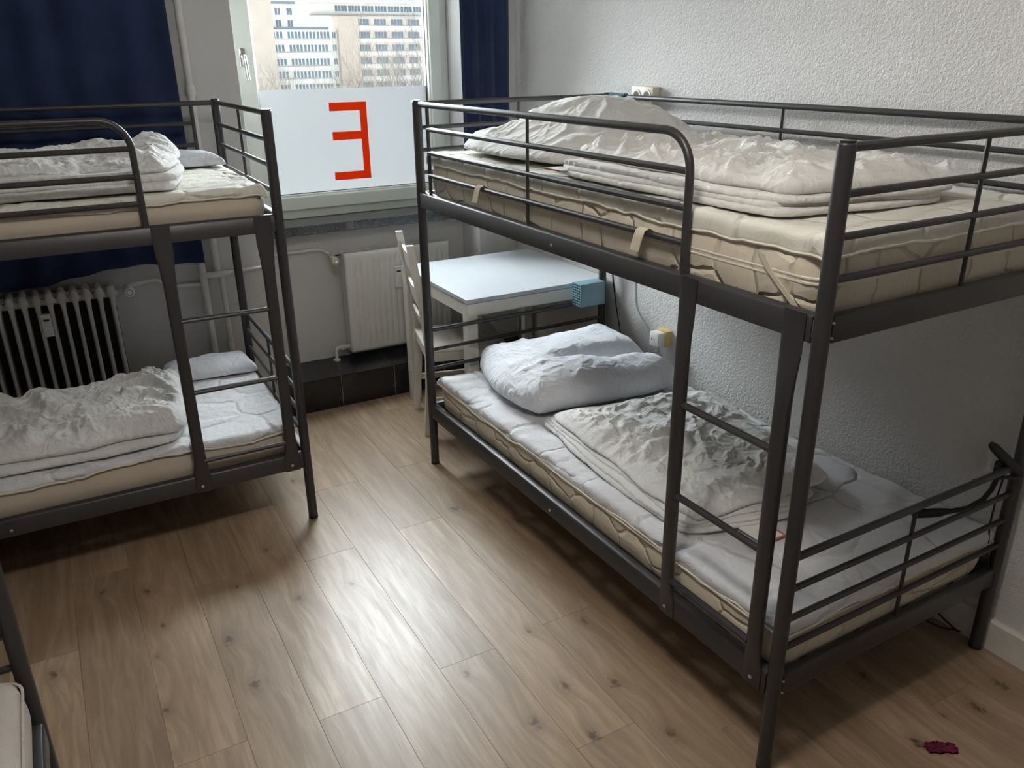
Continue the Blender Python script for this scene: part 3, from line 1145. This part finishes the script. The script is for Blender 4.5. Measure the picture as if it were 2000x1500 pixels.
for y in (0, CWD):
    rings = []
    for (x, yy, z), w in zip(post_path(y), (.030, .036, .040, .038, .036, .032)):
        rings.append([(x - w / 2, yy - .0125, z), (x + w / 2, yy - .0125, z), (x + w / 2, yy + .0125, z), (x - w / 2, yy + .0125, z)])
    obj('back_post', MB().loft(rings), wood, ch, smooth=20)
    obj('leg', MB().loft([[(a - w, yy - w, z), (a + w, yy - w, z), (a + w, yy + w, z), (a - w, yy + w, z)] for a, yy, z, w in ((.385, y, 0, .014), (.375, y, .43, .019))]), wood, ch, smooth=20)
    obj('side_rail', MB().box(.045, .362, y - .010, y + .010, .385, .432, .002), wood, ch, smooth=0)
    obj('side_stretcher', MB().box(.035, .368, y - .008, y + .008, .165, .195, .002), wood, ch, smooth=0)
for zc, hgt in ((.855, .085), (.690, .085), (.565, .05)):
    # curved slats between the back posts
    rings = []
    for i in range(9):
        f = i / 8
        y = .0125 + f * (CWD - .025)
        xx = .034 + (-.036 - .030) * ((zc - .44) / .515) - .006 * math.sin(PI * f)
        rings.append([(xx - .007 + .008, y, zc - hgt / 2), (xx + .007 + .008, y, zc - hgt / 2), (xx + .007 - .004, y, zc + hgt / 2), (xx - .007 - .004, y, zc + hgt / 2)])
    obj('back_slat', MB().loft(rings), wood, ch, smooth=30)
b = MB()
b.box(.012, .410, -.018, CWD + .018, .433, .452, .006)
obj('seat', b, wood, ch, smooth=30)
obj('front_rail', MB().box(.362, .382, .014, CWD - .014, .385, .432, .002), wood, ch, smooth=0)
obj('rear_rail', MB().box(.018, .036, .0125, CWD - .0125, .385, .432, .002), wood, ch, smooth=0)

# ------------------------------------------------------------------ panel radiator under the sill
R0, R1, RZ0, RZ1, RY = .348, .962, .216, .780, 2.990
rad = thing('radiator', 'white ribbed panel radiator under the granite window sill', 'radiator', (.655, 3.04, RZ0))
rp = Vector(rad.location)


def robj(name, mb, mat, par=rad, smooth=35):
    o = obj(name, mb, mat, par, smooth)
    o.location = -Vector(par.location) if par.parent is None else Vector((0, 0, 0))
    return o


nx, nz = 240, 40
xs_ = np.linspace(R0, R1, nx)
zs_ = np.linspace(RZ0, RZ1, nz)
XX, ZZ = np.meshgrid(xs_, zs_, indexing='ij')
rib = np.clip(np.cos((XX - R0) / (R1 - R0) * 2 * PI * 18) * 1.6, -1, 1) * .5 - .5
fade = np.clip((ZZ - RZ0 - .03) / .02, 0, 1) * np.clip((RZ1 - .045 - ZZ) / .015, 0, 1) * np.clip((XX - R0 - .02) / .01, 0, 1) * np.clip((R1 - .02 - XX) / .01, 0, 1)
lip = np.clip((.008 - np.minimum(np.minimum(XX - R0, R1 - XX), np.minimum(ZZ - RZ0, RZ1 - ZZ))) / .008, 0, 1)
YY = RY - rib * fade * .007 + lip ** 2 * .008
b = MB().grid(XX, YY, ZZ)
b.f = [q[::-1] for q in b.f]
o = robj('front_panel', b, 'radiator_enamel', smooth=60)
md = o.modifiers.new('thickness', 'SOLIDIFY')
md.thickness = .004
md.offset = -1
robj('side_panel', MB().box(R0, R0 + .003, RY + .008, 3.078, RZ0 + .004, RZ1 - .004), 'radiator_enamel', smooth=0)
robj('side_panel', MB().box(R1 - .003, R1, RY + .008, 3.078, RZ0 + .004, RZ1 - .004), 'radiator_enamel', smooth=0)
robj('back_panel', MB().box(R0 + .003, R1 - .003, 3.066, 3.078, RZ0 + .004, RZ1 - .006), 'radiator_enamel', smooth=0)
b = MB()
for i in range(60):
    x = R0 + .008 + i * (R1 - R0 - .016) / 59
    b.box(x - .0025, x + .0025, RY + .009, 3.066, RZ1 - .016, RZ1 - .008)
robj('top_grille', b, 'radiator_enamel', smooth=0)
robj('convector', MB().box(R0 + .02, R1 - .02, RY + .02, 3.05, RZ0 + .03, RZ1 - .05), 'radiator_dark', smooth=0)
robj('wall_bracket', MB().box(.45, .48, 3.076, 3.099, .3, .7).box(.83, .86, 3.076, 3.099, .3, .7), 'radiator_enamel', smooth=0)
hm = robj('heat_meter', MB().box(.622, .662, RY - .026, RY + .001, .560, .678, .004), 'white_plastic')
obj('display', MB().box(.630, .654, RY - .0268, RY - .0255, .648, .657), 'display', hm, smooth=0)
# valve with a knurled thermostatic collar, supply pipe and drain
vl = robj('valve', MB().tube([(.352, 3.03, .760), (.318, 3.02, .765), (.290, 3.0, .765)], .011, 10).tube([(.285, 3.04, .768), (.285, 2.985, .764)], .014, 12), 'chrome', smooth=40)
b = MB()
b.tube([(.285, 2.995, .764), (.285, 2.940, .758)], [.017, .020], 14)
obj('valve_collar', b, 'cream_plastic', vl, smooth=40)
obj('valve_pin', MB().tube([(.285, 2.942, .758), (.285, 2.930, .757)], [.011, .008], 12), 'chrome', vl, smooth=40)
b = MB()
b.tube([(.348, 3.03, .250), (.295, 3.03, .252)], .011, 10).tube([(.308, 3.03, .262), (.308, 3.03, .238)], .014, 10)
b.tube([(.297, 3.03, .253), (.275, 3.03, .250), (.268, 3.03, .238), (.267, 3.03, .180)], .010, 10)
b.tube([(.267, 3.03, .186), (.267, 3.03, .1785)], .020, 12)
robj('return_pipe', b, 'pipe_paint', smooth=50)

# ------------------------------------------------------------------ old column radiator under the left curtain
rad2 = thing('column_radiator', 'old grey column radiator under the wide navy curtain', 'radiator', (-1.20, 2.77, .10))
r2 = Vector(rad2.location)
proto = None
for k in range(16):
    x = -.806 - .0488 * k
    if proto is None:
        b = MB()
        for i, y in enumerate((2.724, 2.758, 2.792, 2.826)):
            rings = []
            for z, w, d in ((.135, .021, .014), (.18, .010, .013), (.22, .0082, .012), (.735, .0082, .012), (.775, .011, .013), (.80, .019, .014), (.825, .014, .010), (.832, .006, .006)):
                rings.append([(w * math.cos(2 * PI * j / 12), y - 2.77 + d * math.sin(2 * PI * j / 12), z - .10) for j in range(12)])
            b.loft(rings)
        for z in (.165, .795):
            b.tube([(-.0243, 0.002, z - .10), (.0243, 0.002, z - .10)], .026, 14)
            b.box(-.0243, .0243, -.043, .048, z - .10 - .012, z - .10 + .012, .004)
        proto = obj('section', b, 'radiator_old', rad2, smooth=50)
        proto.location = (x - r2.x, 0, 0)
    else:
        inst('section', proto, rad2, (x - r2.x, 0, 0))
o = obj('gap_shade_backing', MB().box(-1.60, -.79, 2.846, 2.852, .12, .80), 'radiator_dark', rad2, smooth=0)  # added dark sheet standing in for the shaded, sooty wall between the sections
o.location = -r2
b = MB()
for x in (-.83, -1.5):
    b.tube([(x, 2.74, .001), (x, 2.74, .125)], .016, 10).tube([(x, 2.82, .001), (x, 2.82, .125)], .016, 10)
o = obj('foot', b, 'radiator_old', rad2)
o.location = -r2
hm = obj('heat_meter', MB().box(-1.096, -1.058, 2.700, 2.724, .648, .748, .003), 'white_plastic', rad2)
hm.location = -r2
obj('display', MB().box(-1.088, -1.066, 2.6992, 2.7005, .718, .727), 'display', hm, smooth=0)
b = MB().tube([(-.78, 2.772, .795), (-.75, 2.775, .797), (-.727, 2.785, .800)], .011, 10).tube([(-.735, 2.80, .798), (-.735, 2.735, .798)], .013, 12)
vl = obj('valve', b, 'radiator_old', rad2, smooth=50)
vl.location = -r2
b = MB().tube([(-.735, 2.745, .798), (-.735, 2.70, .797), (-.735, 2.692, .797)], [.021, .0225, .0185], 18)
kb = obj('thermostat_knob', b, 'white_plastic', vl, smooth=40)
obj('knob_ring', MB().tube([(-.735 + .013 * math.cos(a * PI / 8), 2.6916, .797 + .013 * math.sin(a * PI / 8)) for a in range(16)], .0012, 6, closed=True), 'radiator_dark', vl)

# ------------------------------------------------------------------ heating pipes
ps = thing('heating_pipe', 'pair of white heating pipes running down the wall beside the wide curtain', 'pipe', (-.35, 2.85, 0))
pp = Vector(ps.location)


def pobj(name, pts, r, n=12):
    o = obj(name, MB().tube(pts, r, n), 'pipe_paint', ps, smooth=50)
    o.location = -pp
    return o


pobj('riser', [(-.328, 2.848, .812), (-.328, 2.848, 2.645)], .0155)
pobj('pipe_joint', [(-.328, 2.848, 1.600), (-.328, 2.848, 1.607), (-.328, 2.848, 1.640), (-.328, 2.848, 1.647)], [.017, .0225, .0215, .017])
pobj('riser', [(-.395, 2.848, .004), (-.395, 2.848, .86), (-.395, 2.86, .89)], .0165)
pobj('riser', [(-.312, 2.850, .004), (-.312, 2.850, .80)], .0125)
pobj('pipe_joint', [(-.312, 2.850, .415), (-.312, 2.850, .45)], .0155)
pobj('branch', [(-.395, 2.855, .752), (-.55, 2.855, .760), (-.60, 2.855, .80), (-.62, 2.850, .803), (-.735, 2.812, .800)], .009)
pobj('pipe_joint', [(-.395, 2.8405, .79), (-.37, 2.8405, .795), (-.31, 2.8405, .793), (-.27, 2.8505, .793)], [.012, .015, .015, .011])
pobj('branch', [(-.27, 2.8605, .793), (-.108, 2.8605, .796), (-.085, 2.875, .796), (-.085, 3.07, .796), (-.05, 3.0855, .797), (.235, 3.0855, .800), (.262, 3.075, .795), (.285, 3.045, .778)], .0085)

# ------------------------------------------------------------------ sockets and cables on the textured wall
s1 = thing('wall_socket', 'cream double wall socket above the top-bunk guard rail', 'socket', (XR - .001, 1.725, 1.585))
s1m = MB().box(-.040, 0, -.074, .074, -.040, .038, .006)
bd = obj('socket_body', s1m, 'cream_plastic', s1)
for y in (.034, -.036):
    f = obj('socket_face', MB().tube([(-.040, y, -.001), (-.0432, y, -.001)], [.029, .028], 20), 'cream_plastic', s1, smooth=40)
    obj('socket_well', MB().tube([(-.0428, y, -.001), (-.0440, y, -.001)], .0195, 18), 'gasket', f)
s2 = thing('plug_adapter', 'white plug adapter on a yellowed socket above the bottom bunk', 'socket', (XR - .001, 1.515, .565))
obj('socket_body', MB().box(-.034, 0, -.036, .036, -.036, .036, .004), 'yellow_plastic', s2)
ad = obj('adapter', MB().box(-.076, -.034, -.031, .031, -.034, .032, .006), 'white_plastic', s2)
obj('socket_well', MB().tube([(-.0762, .002, 0), (-.0770, .002, 0)], .019, 18), 'radiator_enamel', ad)
obj('socket_hole', MB().disc((-.0772, .010, 0), (-1, 0, 0), .003, .0012, 8).disc((-.0772, -.006, 0), (-1, 0, 0), .003, .0012, 8), 'gasket', ad)


def cable(name, pts, r, mat, label, cat='cable'):
    # smooth the polyline
    P = [Vector(q) for q in pts]
    out = []
    for i in range(len(P) - 1):
        p0, p1, p2, p3 = P[max(i - 1, 0)], P[i], P[i + 1], P[min(i + 2, len(P) - 1)]
        for k in range(6):
            f = k / 6
            out.append(.5 * ((2 * p1) + (p2 - p0) * f + (2 * p0 - 5 * p1 + 4 * p2 - p3) * f * f + (3 * p1 - p0 - 3 * p2 + p3) * f ** 3))
    out.append(P[-1])
    return tag(obj(name, MB().tube(out, r, 6), mat, smooth=60), label, cat)


cable('cable', [(1.342, 1.955, 1.10), (1.342, 1.945, .85), (1.342, 1.936, .75), (1.342, 1.898, .606), (1.342, 1.842, .43), (1.338, 1.83, .25), (1.322, 1.83, .11), (1.322, 1.80, .004)], .0025, 'cable_black', 'thin black cable running down the wall behind the head of the bottom bunk')
cable('cable', [(1.3415, 1.775, 1.15), (1.3415, 1.765, .90), (1.3415, 1.759, .765), (1.3415, 1.739, .646), (1.338, 1.65, .57), (1.325, 1.595, .530), (1.300, 1.555, .535), (1.275, 1.549, .545)], .0025, 'cable_white', 'thin white cable curving down into the plug adapter')
cable('cable', [(1.300, 1.515, .530), (1.310, 1.52, .50), (1.325, 1.53, .46), (1.338, 1.55, .40), (1.339, 1.55, .25), (1.322, 1.55, .11), (1.322, 1.50, .004)], .0022, 'cable_white', 'thin white cable hanging down from the plug adapter')
cable('cable', [px_floor(1800, 1208) + (.004,), px_floor(1830, 1224) + (.004,), px_floor(1860, 1231) + (.004,), px_floor(1885, 1228) + (.004,), (1.318, -.02, .010), (1.318, 0.10, .05)], .003, 'cable_black', 'black cable lying on the floor under the foot of the bunk bed')

# ------------------------------------------------------------------ clip lamp at the foot of bunk A
cl = thing('clip_lamp', 'black clip-on reading lamp clamped to the foot rail of the bottom bunk', 'lamp', (1.235, -.095, .655))
b = MB()


def jaw(b, p, q, w, h0, h1):
    p, q = Vector(p), Vector(q)
    t_ = (q - p).normalized()
    side = Vector((.94, -.34, 0)).normalized()
    side = (side - t_ * side.dot(t_)).normalized()
    n_ = t_.cross(side)
    rings = []
    for f, ww, hh in ((0, .55, h0 * .7), (.12, .9, h0), (.55, 1, (h0 + h1) / 2), (.9, .9, h1), (1, .5, h1 * .6)):
        c = p + (q - p) * f
        rings.append([c + side * (w / 2 * ww * math.copysign(abs(math.cos(a)) ** .5, math.cos(a))) + n_ * (hh / 2 * math.copysign(abs(math.sin(a)) ** .5, math.sin(a))) for a in [2 * PI * k / 16 for k in range(16)]])
    b.loft(rings)


jaw(b, (-.020, .046, .062), (.046, -.022, -.026), .028, .017, .022)
obj('clip_jaw', b, 'dark_plastic', cl, smooth=50)
b = MB()
jaw(b, (-.052, .055, -.050), (.052, -.012, -.036), .024, .008, .010)
obj('clip_jaw', b, 'dark_plastic', cl, smooth=50)
b = MB()
b.box(.000, .028, .012, .036, -.042, .008, .006)
obj('clip_hinge', b, 'dark_plastic', cl)
obj('gooseneck', MB().tube([(.004, .02, -.045), (.010, .03, -.085), (.006, .045, -.125), (-.02, .07, -.160), (-.06, .10, -.175)], .0075, 10), 'dark_plastic', cl, smooth=60)
b = MB()
b.tube([(-.055, .10, -.174), (-.085, .115, -.178), (-.145, .15, -.182), (-.150, .153, -.183)], [.008, .014, .014, .010], 12)
obj('lamp_head', b, 'dark_plastic', cl, smooth=50)
obj('power_cord', MB().tube([(.022, .012, -.045), (.026, .02, -.12), (.024, .02, -.20), (.030, .01, -.30), (.040, .0, -.36)], .0028, 6), 'cable_black', cl, smooth=60)

# ------------------------------------------------------------------ little blue box hung on the far rail
bx = thing('plastic_box', 'small blue slotted plastic box hooked over the head rail of the bottom bunk', 'box', (1.157, 1.868, .658))
b = MB()
wx, dy, hz, th = .138, .072, .108, .004
b.box(-wx / 2, wx / 2, -dy / 2, -dy / 2 + th, 0, hz, .0015)
b.box(-wx / 2, wx / 2, dy / 2 - th, dy / 2, 0, hz, .0015)
b.box(wx / 2 - th, wx / 2, -dy / 2, dy / 2, 0, hz, .0015)
b.box(-wx / 2, wx / 2, -dy / 2, dy / 2, 0, th, .0015)
b.box(-wx / 2, wx / 2, -dy / 2, dy / 2, hz - th, hz, .0015)
obj('box_shell', b, 'blue_box', bx)
b = MB()
for i in range(9):
    z = .006 + i * .0122
    b.box(-wx / 2 - .0005, -wx / 2 + th, -dy / 2, dy / 2, z, z + .005)
for i in range(5):
    y = -dy / 2 + .001 + i * (dy - .006) / 4
    b.box(-wx / 2 - .0008, -wx / 2 + th, y, y + .004, 0, hz)
obj('slotted_side', b, 'blue_box', bx, smooth=0)
for x in (-.030, .055):
    obj('hook', MB().tube([(x, .030, .020), (x, .050, .012), (x, .0655, .004), (x, .0785, -.011), (x, .0665, -.0235), (x, .056, -.018)], .0022, 8), 'chrome', bx, smooth=60)

# teal rag tied to the top guard at the head
tr_ = thing('cloth_tie', 'teal cloth tied around the top guard rail near the double socket', 'cloth', (1.2855, 1.865, 1.578))
b = MB()
rings = []
for i, y in enumerate((-.062, -.055, -.02, .02, .055, .064)):
    r = (.0118, .0165, .0145, .0150, .0160, .0118)[i]
    rings.append([(r * math.cos(2 * PI * j / 16) * (1 + .08 * math.sin(3 * j + i)), y, r * math.sin(2 * PI * j / 16) * (1 + .08 * math.cos(2 * j + i))) for j in range(16)])
b.loft(rings)
obj('wrap', b, 'teal_cloth', tr_)
b = MB()
rings = []
for i, (x, z) in enumerate(((-.012, -.006), (-.016, -.020), (-.013, -.040), (-.016, -.050))):
    rings.append([(x, -.052, z), (x - .003, -.035, z), (x - .001, -.015, z), (x + .004, -.015, z), (x + .002, -.035, z), (x + .004, -.052, z)])
b.loft(rings)
obj('loose_end', b, 'teal_cloth', tr_)
obj('knot', MB().tube([(-.004, -.060, .010), (-.013, -.052, .002), (-.008, -.050, -.012)], [.006, .009, .006], 10), 'teal_cloth', tr_)

# ------------------------------------------------------------------ crumpled wrapper on the floor
x0, y0 = px_floor(1838, 1463)
n = 26
s = np.linspace(-1, 1, n)
S, T = np.meshgrid(s, s, indexing='ij')
Xw = .040 * S * (1 + .2 * pn(T * 2, S * 2, 4))
Yw = .017 * T * (1 + .4 * pn(S * 2, T * 2, 5))
Zw = .005 + .009 * (1 - S ** 2) * (1 - T ** 2) + .007 * np.abs(pn(S * 3, T * 3, 6)) + .004 * pn(S * 8, T * 8, 8)
b = MB().grid(Xw, Yw, np.maximum(Zw, .001))
b.grid(Xw[::-1], Yw[::-1], np.zeros_like(Zw) + .0004)
o = obj('candy_wrapper', b, 'wrapper', smooth=25, loc=(x0, y0, 0), rz=-.6)
tag(o, 'crumpled dark pink wrapper lying on the floorboards', 'wrapper')

# ------------------------------------------------------------------ ceiling lamp
lp = thing('ceiling_lamp', 'round white ceiling lamp in the middle of the room', 'lamp', (-.45, -.14, ZC))
obj('lamp_base', MB().tube([(0, 0, -.001), (0, 0, -.025)], .15, 32), 'white_plastic', lp)
b = MB()
rings = []
for i in range(8):
    a = i / 7 * PI / 2
    rings.append([(.19 * math.cos(a) * math.cos(2 * PI * j / 32) + .0, .19 * math.cos(a) * math.sin(2 * PI * j / 32), -.025 - .075 * math.sin(a)) for j in range(32)] if i < 7 else
                 [(.004 * math.cos(2 * PI * j / 32), .004 * math.sin(2 * PI * j / 32), -.1) for j in range(32)])
b.loft(rings)
obj('lamp_shade', b, 'lamp_glow', lp, smooth=60)

# ------------------------------------------------------------------ outdoors: street blocks and bare trees
SD = 220.0
KS = (SD + 1.2069) / (190 + 1.2069)


def FX(cx):
    return -.976 + KS * ((47.9 + .976) + (cx - 240) * .02365)


def FZ(cy):
    return 1.752 + KS * (7.8 - 1.752 - (cy - 270) * .0211)


gz = -14.0
tag(obj('street_ground', MB().box(-150, 300, 8, 420, gz - 1, gz), 'ground_outdoors', smooth=0), 'grey street level far below the window', 'ground', kind='structure')


def building(label, cx0, cx1, cy_top, depth, mat, y=SD, base=True):
    x0, x1 = FX(cx0), FX(cx1)
    root = thing('office_building', label, 'building', ((x0 + x1) / 2, y + depth / 2, gz))
    o = obj('wall', MB().box(x0 - (x0 + x1) / 2, x1 - (x0 + x1) / 2, -depth / 2, depth / 2, 0, FZ(cy_top) - gz), mat, root, smooth=0)
    root['yf'] = y
    return root, (x0 + x1) / 2, y + depth / 2


wcache = {}


def far_window(root, cx, cyc, cx0, cx1, cy0, cy1, y, panes=1, mat='far_window'):
    """window rectangle in facade coordinates"""
    w, h = FX(cx1) - FX(cx0), FZ(cy0) - FZ(cy1)
    key = (round(w, 2), round(h, 2), panes, mat)
    if key not in wcache:
        b = MB()
        g = .14
        pw = (w - g * (panes - 1)) / panes
        for i in range(panes):
            a = -w / 2 + i * (pw + g)
            b.box(a, a + pw, -.05, .10, -h / 2, h / 2)
        o = obj('window', b, mat, root, smooth=0)
        wcache[key] = o
    else:
        o = inst('window', wcache[key], root, (0, 0, 0))
    o.location = ((FX(cx0) + FX(cx1)) / 2 - root.location.x, y - root.location.y, (FZ(cy0) + FZ(cy1)) / 2 - root.location.z)
    return o


def band(root, name, cx0, cx1, cy0, cy1, y, out, mat):
    b = MB().box(FX(cx0) - root.location.x, FX(cx1) - root.location.x, y - out - root.location.y, y - root.location.y, FZ(cy1) - root.location.z, FZ(cy0) - root.location.z)
    return obj(name, b, mat, root, smooth=0)


r1, _, _ = building('tall blank beige house end across the street', -260, 232, -60, 8, 'facade_beige', y=SD - 3)
r2_, _, _ = building('white set-back block with small square windows across the street', 205, 525, 25, 10, 'facade_white', y=SD + 6)
band(r2_, 'roof', 195, 530, 12, 36, SD + 6, 1.0, 'roof_dark')
for cy in (108, 222):
    for cx in (245, 367, 478):
        far_window(r2_, 0, 0, cx - 24, cx + 24, cy - 33, cy + 33, SD + 6, 2)
r3, _, _ = building('white office block with long rows of narrow windows', 232, 845, 282, 5, 'facade_white')
band(r3, 'roof_rail', 232, 770, 262, 286, SD, -.4, 'roof_dark')
for k, cy in enumerate((340, 465, 598, 722, 850, 975)):
    for g in range(4):
        xa = 245 + 12 * k * .55 + g * 136
        for i in range(4 if g else 3):
            a = xa + i * 33
            if a + 20 < 775:
                far_window(r3, 0, 0, a, a + 21, cy - 33, cy + 30, SD, 1)
    far_window(r3, 0, 0, 798, 832, cy - 30, cy + 28, SD, 2)
    band(r3, 'storey_band', 232, 780, cy + 42, cy + 82, SD, .5, 'facade_white')
r4, _, _ = building('blank pinkish stair tower between the office blocks', 846, 1045, 161, 6, 'facade_pink', y=SD - 1.5)
r5, _, _ = building('long pale office block with windows in groups of four', 1046, 2100, 160, 12, 'facade_beige')
for cy in (215, 340, 468, 596, 720, 845, 970):
    for g in range(6):
        xa = 1052 + g * 172
        far_window(r5, 0, 0, xa, xa + 118, cy - 33, cy + 28, SD, 4)
    band(r5, 'storey_band', 1046, 2100, cy + 34, cy + 74, SD, .25, 'facade_white')
b = MB().box(FX(615) - r5.location.x, FX(2100) - r5.location.x, SD + 1.5 - r5.location.y, SD + 10 - r5.location.y, FZ(159) - gz, FZ(35) - gz)
obj('top_storey', b, 'facade_white', r5, smooth=0)
band(r5, 'roof', 596, 2100, 24, 38, SD + 1.5, 1.0, 'facade_beige')
band(r5, 'parapet', 600, 2100, 150, 159, SD + 1.5, 1.4, 'facade_beige')
for g in range(8):
    xa = 865 + g * 132
    far_window(r5, 0, 0, xa, xa + 116, 52, 108, SD + 1.5, 4)
r7, _, _ = building('white high-rise rising behind the glazed top storey', 530, 640, -80, 8, 'facade_white', y=SD + 40)

# bare trees


def bare_tree(x, y, h, seed, label, lean=(0, 0), spread=.5, levels=6):
    rnd = random.Random(seed)
    root = thing('bare_tree', label, 'tree', (x, y, gz))
    trunk, br = MB(), MB()

    def grow(p, d, ln, r, lev):
        pts, rs = [p], [r]
        q = p.copy()
        dd = d.copy()
        k = 3 if lev < 3 else 2
        for i in range(k):
            dd = (dd + Vector((rnd.uniform(-.12, .12), rnd.uniform(-.12, .12), rnd.uniform(0, .10)))).normalized()
            q = q + dd * ln / k
            pts.append(q.copy())
            rs.append(r * (1 - .4 * (i + 1) / k))
        (trunk if lev == 0 else br).tube(pts, rs, 5 if lev < 2 else 3)
        if lev >= levels:
            return
        nb = 4 if lev < 2 else (3 if lev < 5 else 2)
        for i in range(nb):
            f = rnd.uniform(.45, 1.0) if i else 1.0
            j = min(k - 1, int(f * k))
            o = pts[j] + (pts[j + 1] - pts[j]) * (f * k - j) if j < k else pts[-1]
            side = Vector((rnd.uniform(-1, 1), rnd.uniform(-1, 1), rnd.uniform(-.1, .6))).normalized()
            nd = (dd + side * spread * (.6 if i == 0 else 1.1)).normalized()
            grow(o, nd, ln * rnd.uniform(.60, .80), rs[j] * rnd.uniform(.5, .68), lev + 1)
    grow(Vector((0, 0, 0)), Vector((lean[0], lean[1], 1)).normalized(), h * .34, h * .017, 0)
    obj('trunk', trunk, 'bark', root)
    obj('branches', br, 'bark', root)
    return root


def tree_at(cx, y, top_cy, seed, label, lean=(0, 0), spread=.5):
    k = (y + 1.2069) / (SD + 1.2069)
    x = CAM_POS.x + (FX(cx) - CAM_POS.x) * k
    z = CAM_POS.z + (FZ(top_cy) - CAM_POS.z) * k
    return bare_tree(x, y, (z - gz) * 1.0, seed, label, lean, spread)


tree_at(150, 70, 330, 1, 'bare bushy tree in front of the blank beige house end', spread=.42)
tree_at(330, 125, 500, 8, 'bare tree in front of the left end of the narrow windows', spread=.45)
tree_at(570, 95, 520, 2, 'small bare tree in front of the middle of the narrow windows', spread=.5)
tree_at(1000, 58, 300, 3, 'bare leaning tree in front of the pinkish stair tower', (.10, 0), .5)
tree_at(1230, 112, 420, 4, 'bare tree in front of the first grouped windows', (-.08, 0), .45)
tree_at(1440, 80, 60, 5, 'tall bare tree with upright branches before the pale office block', (-.05, 0), .38)
tree_at(1640, 50, 0, 6, 'tallest bare tree beside the window frame and dark gasket', (.02, 0), .36)
tree_at(1560, 150, 300, 9, 'far bare tree right before the grouped office windows', (.02, 0), .42)
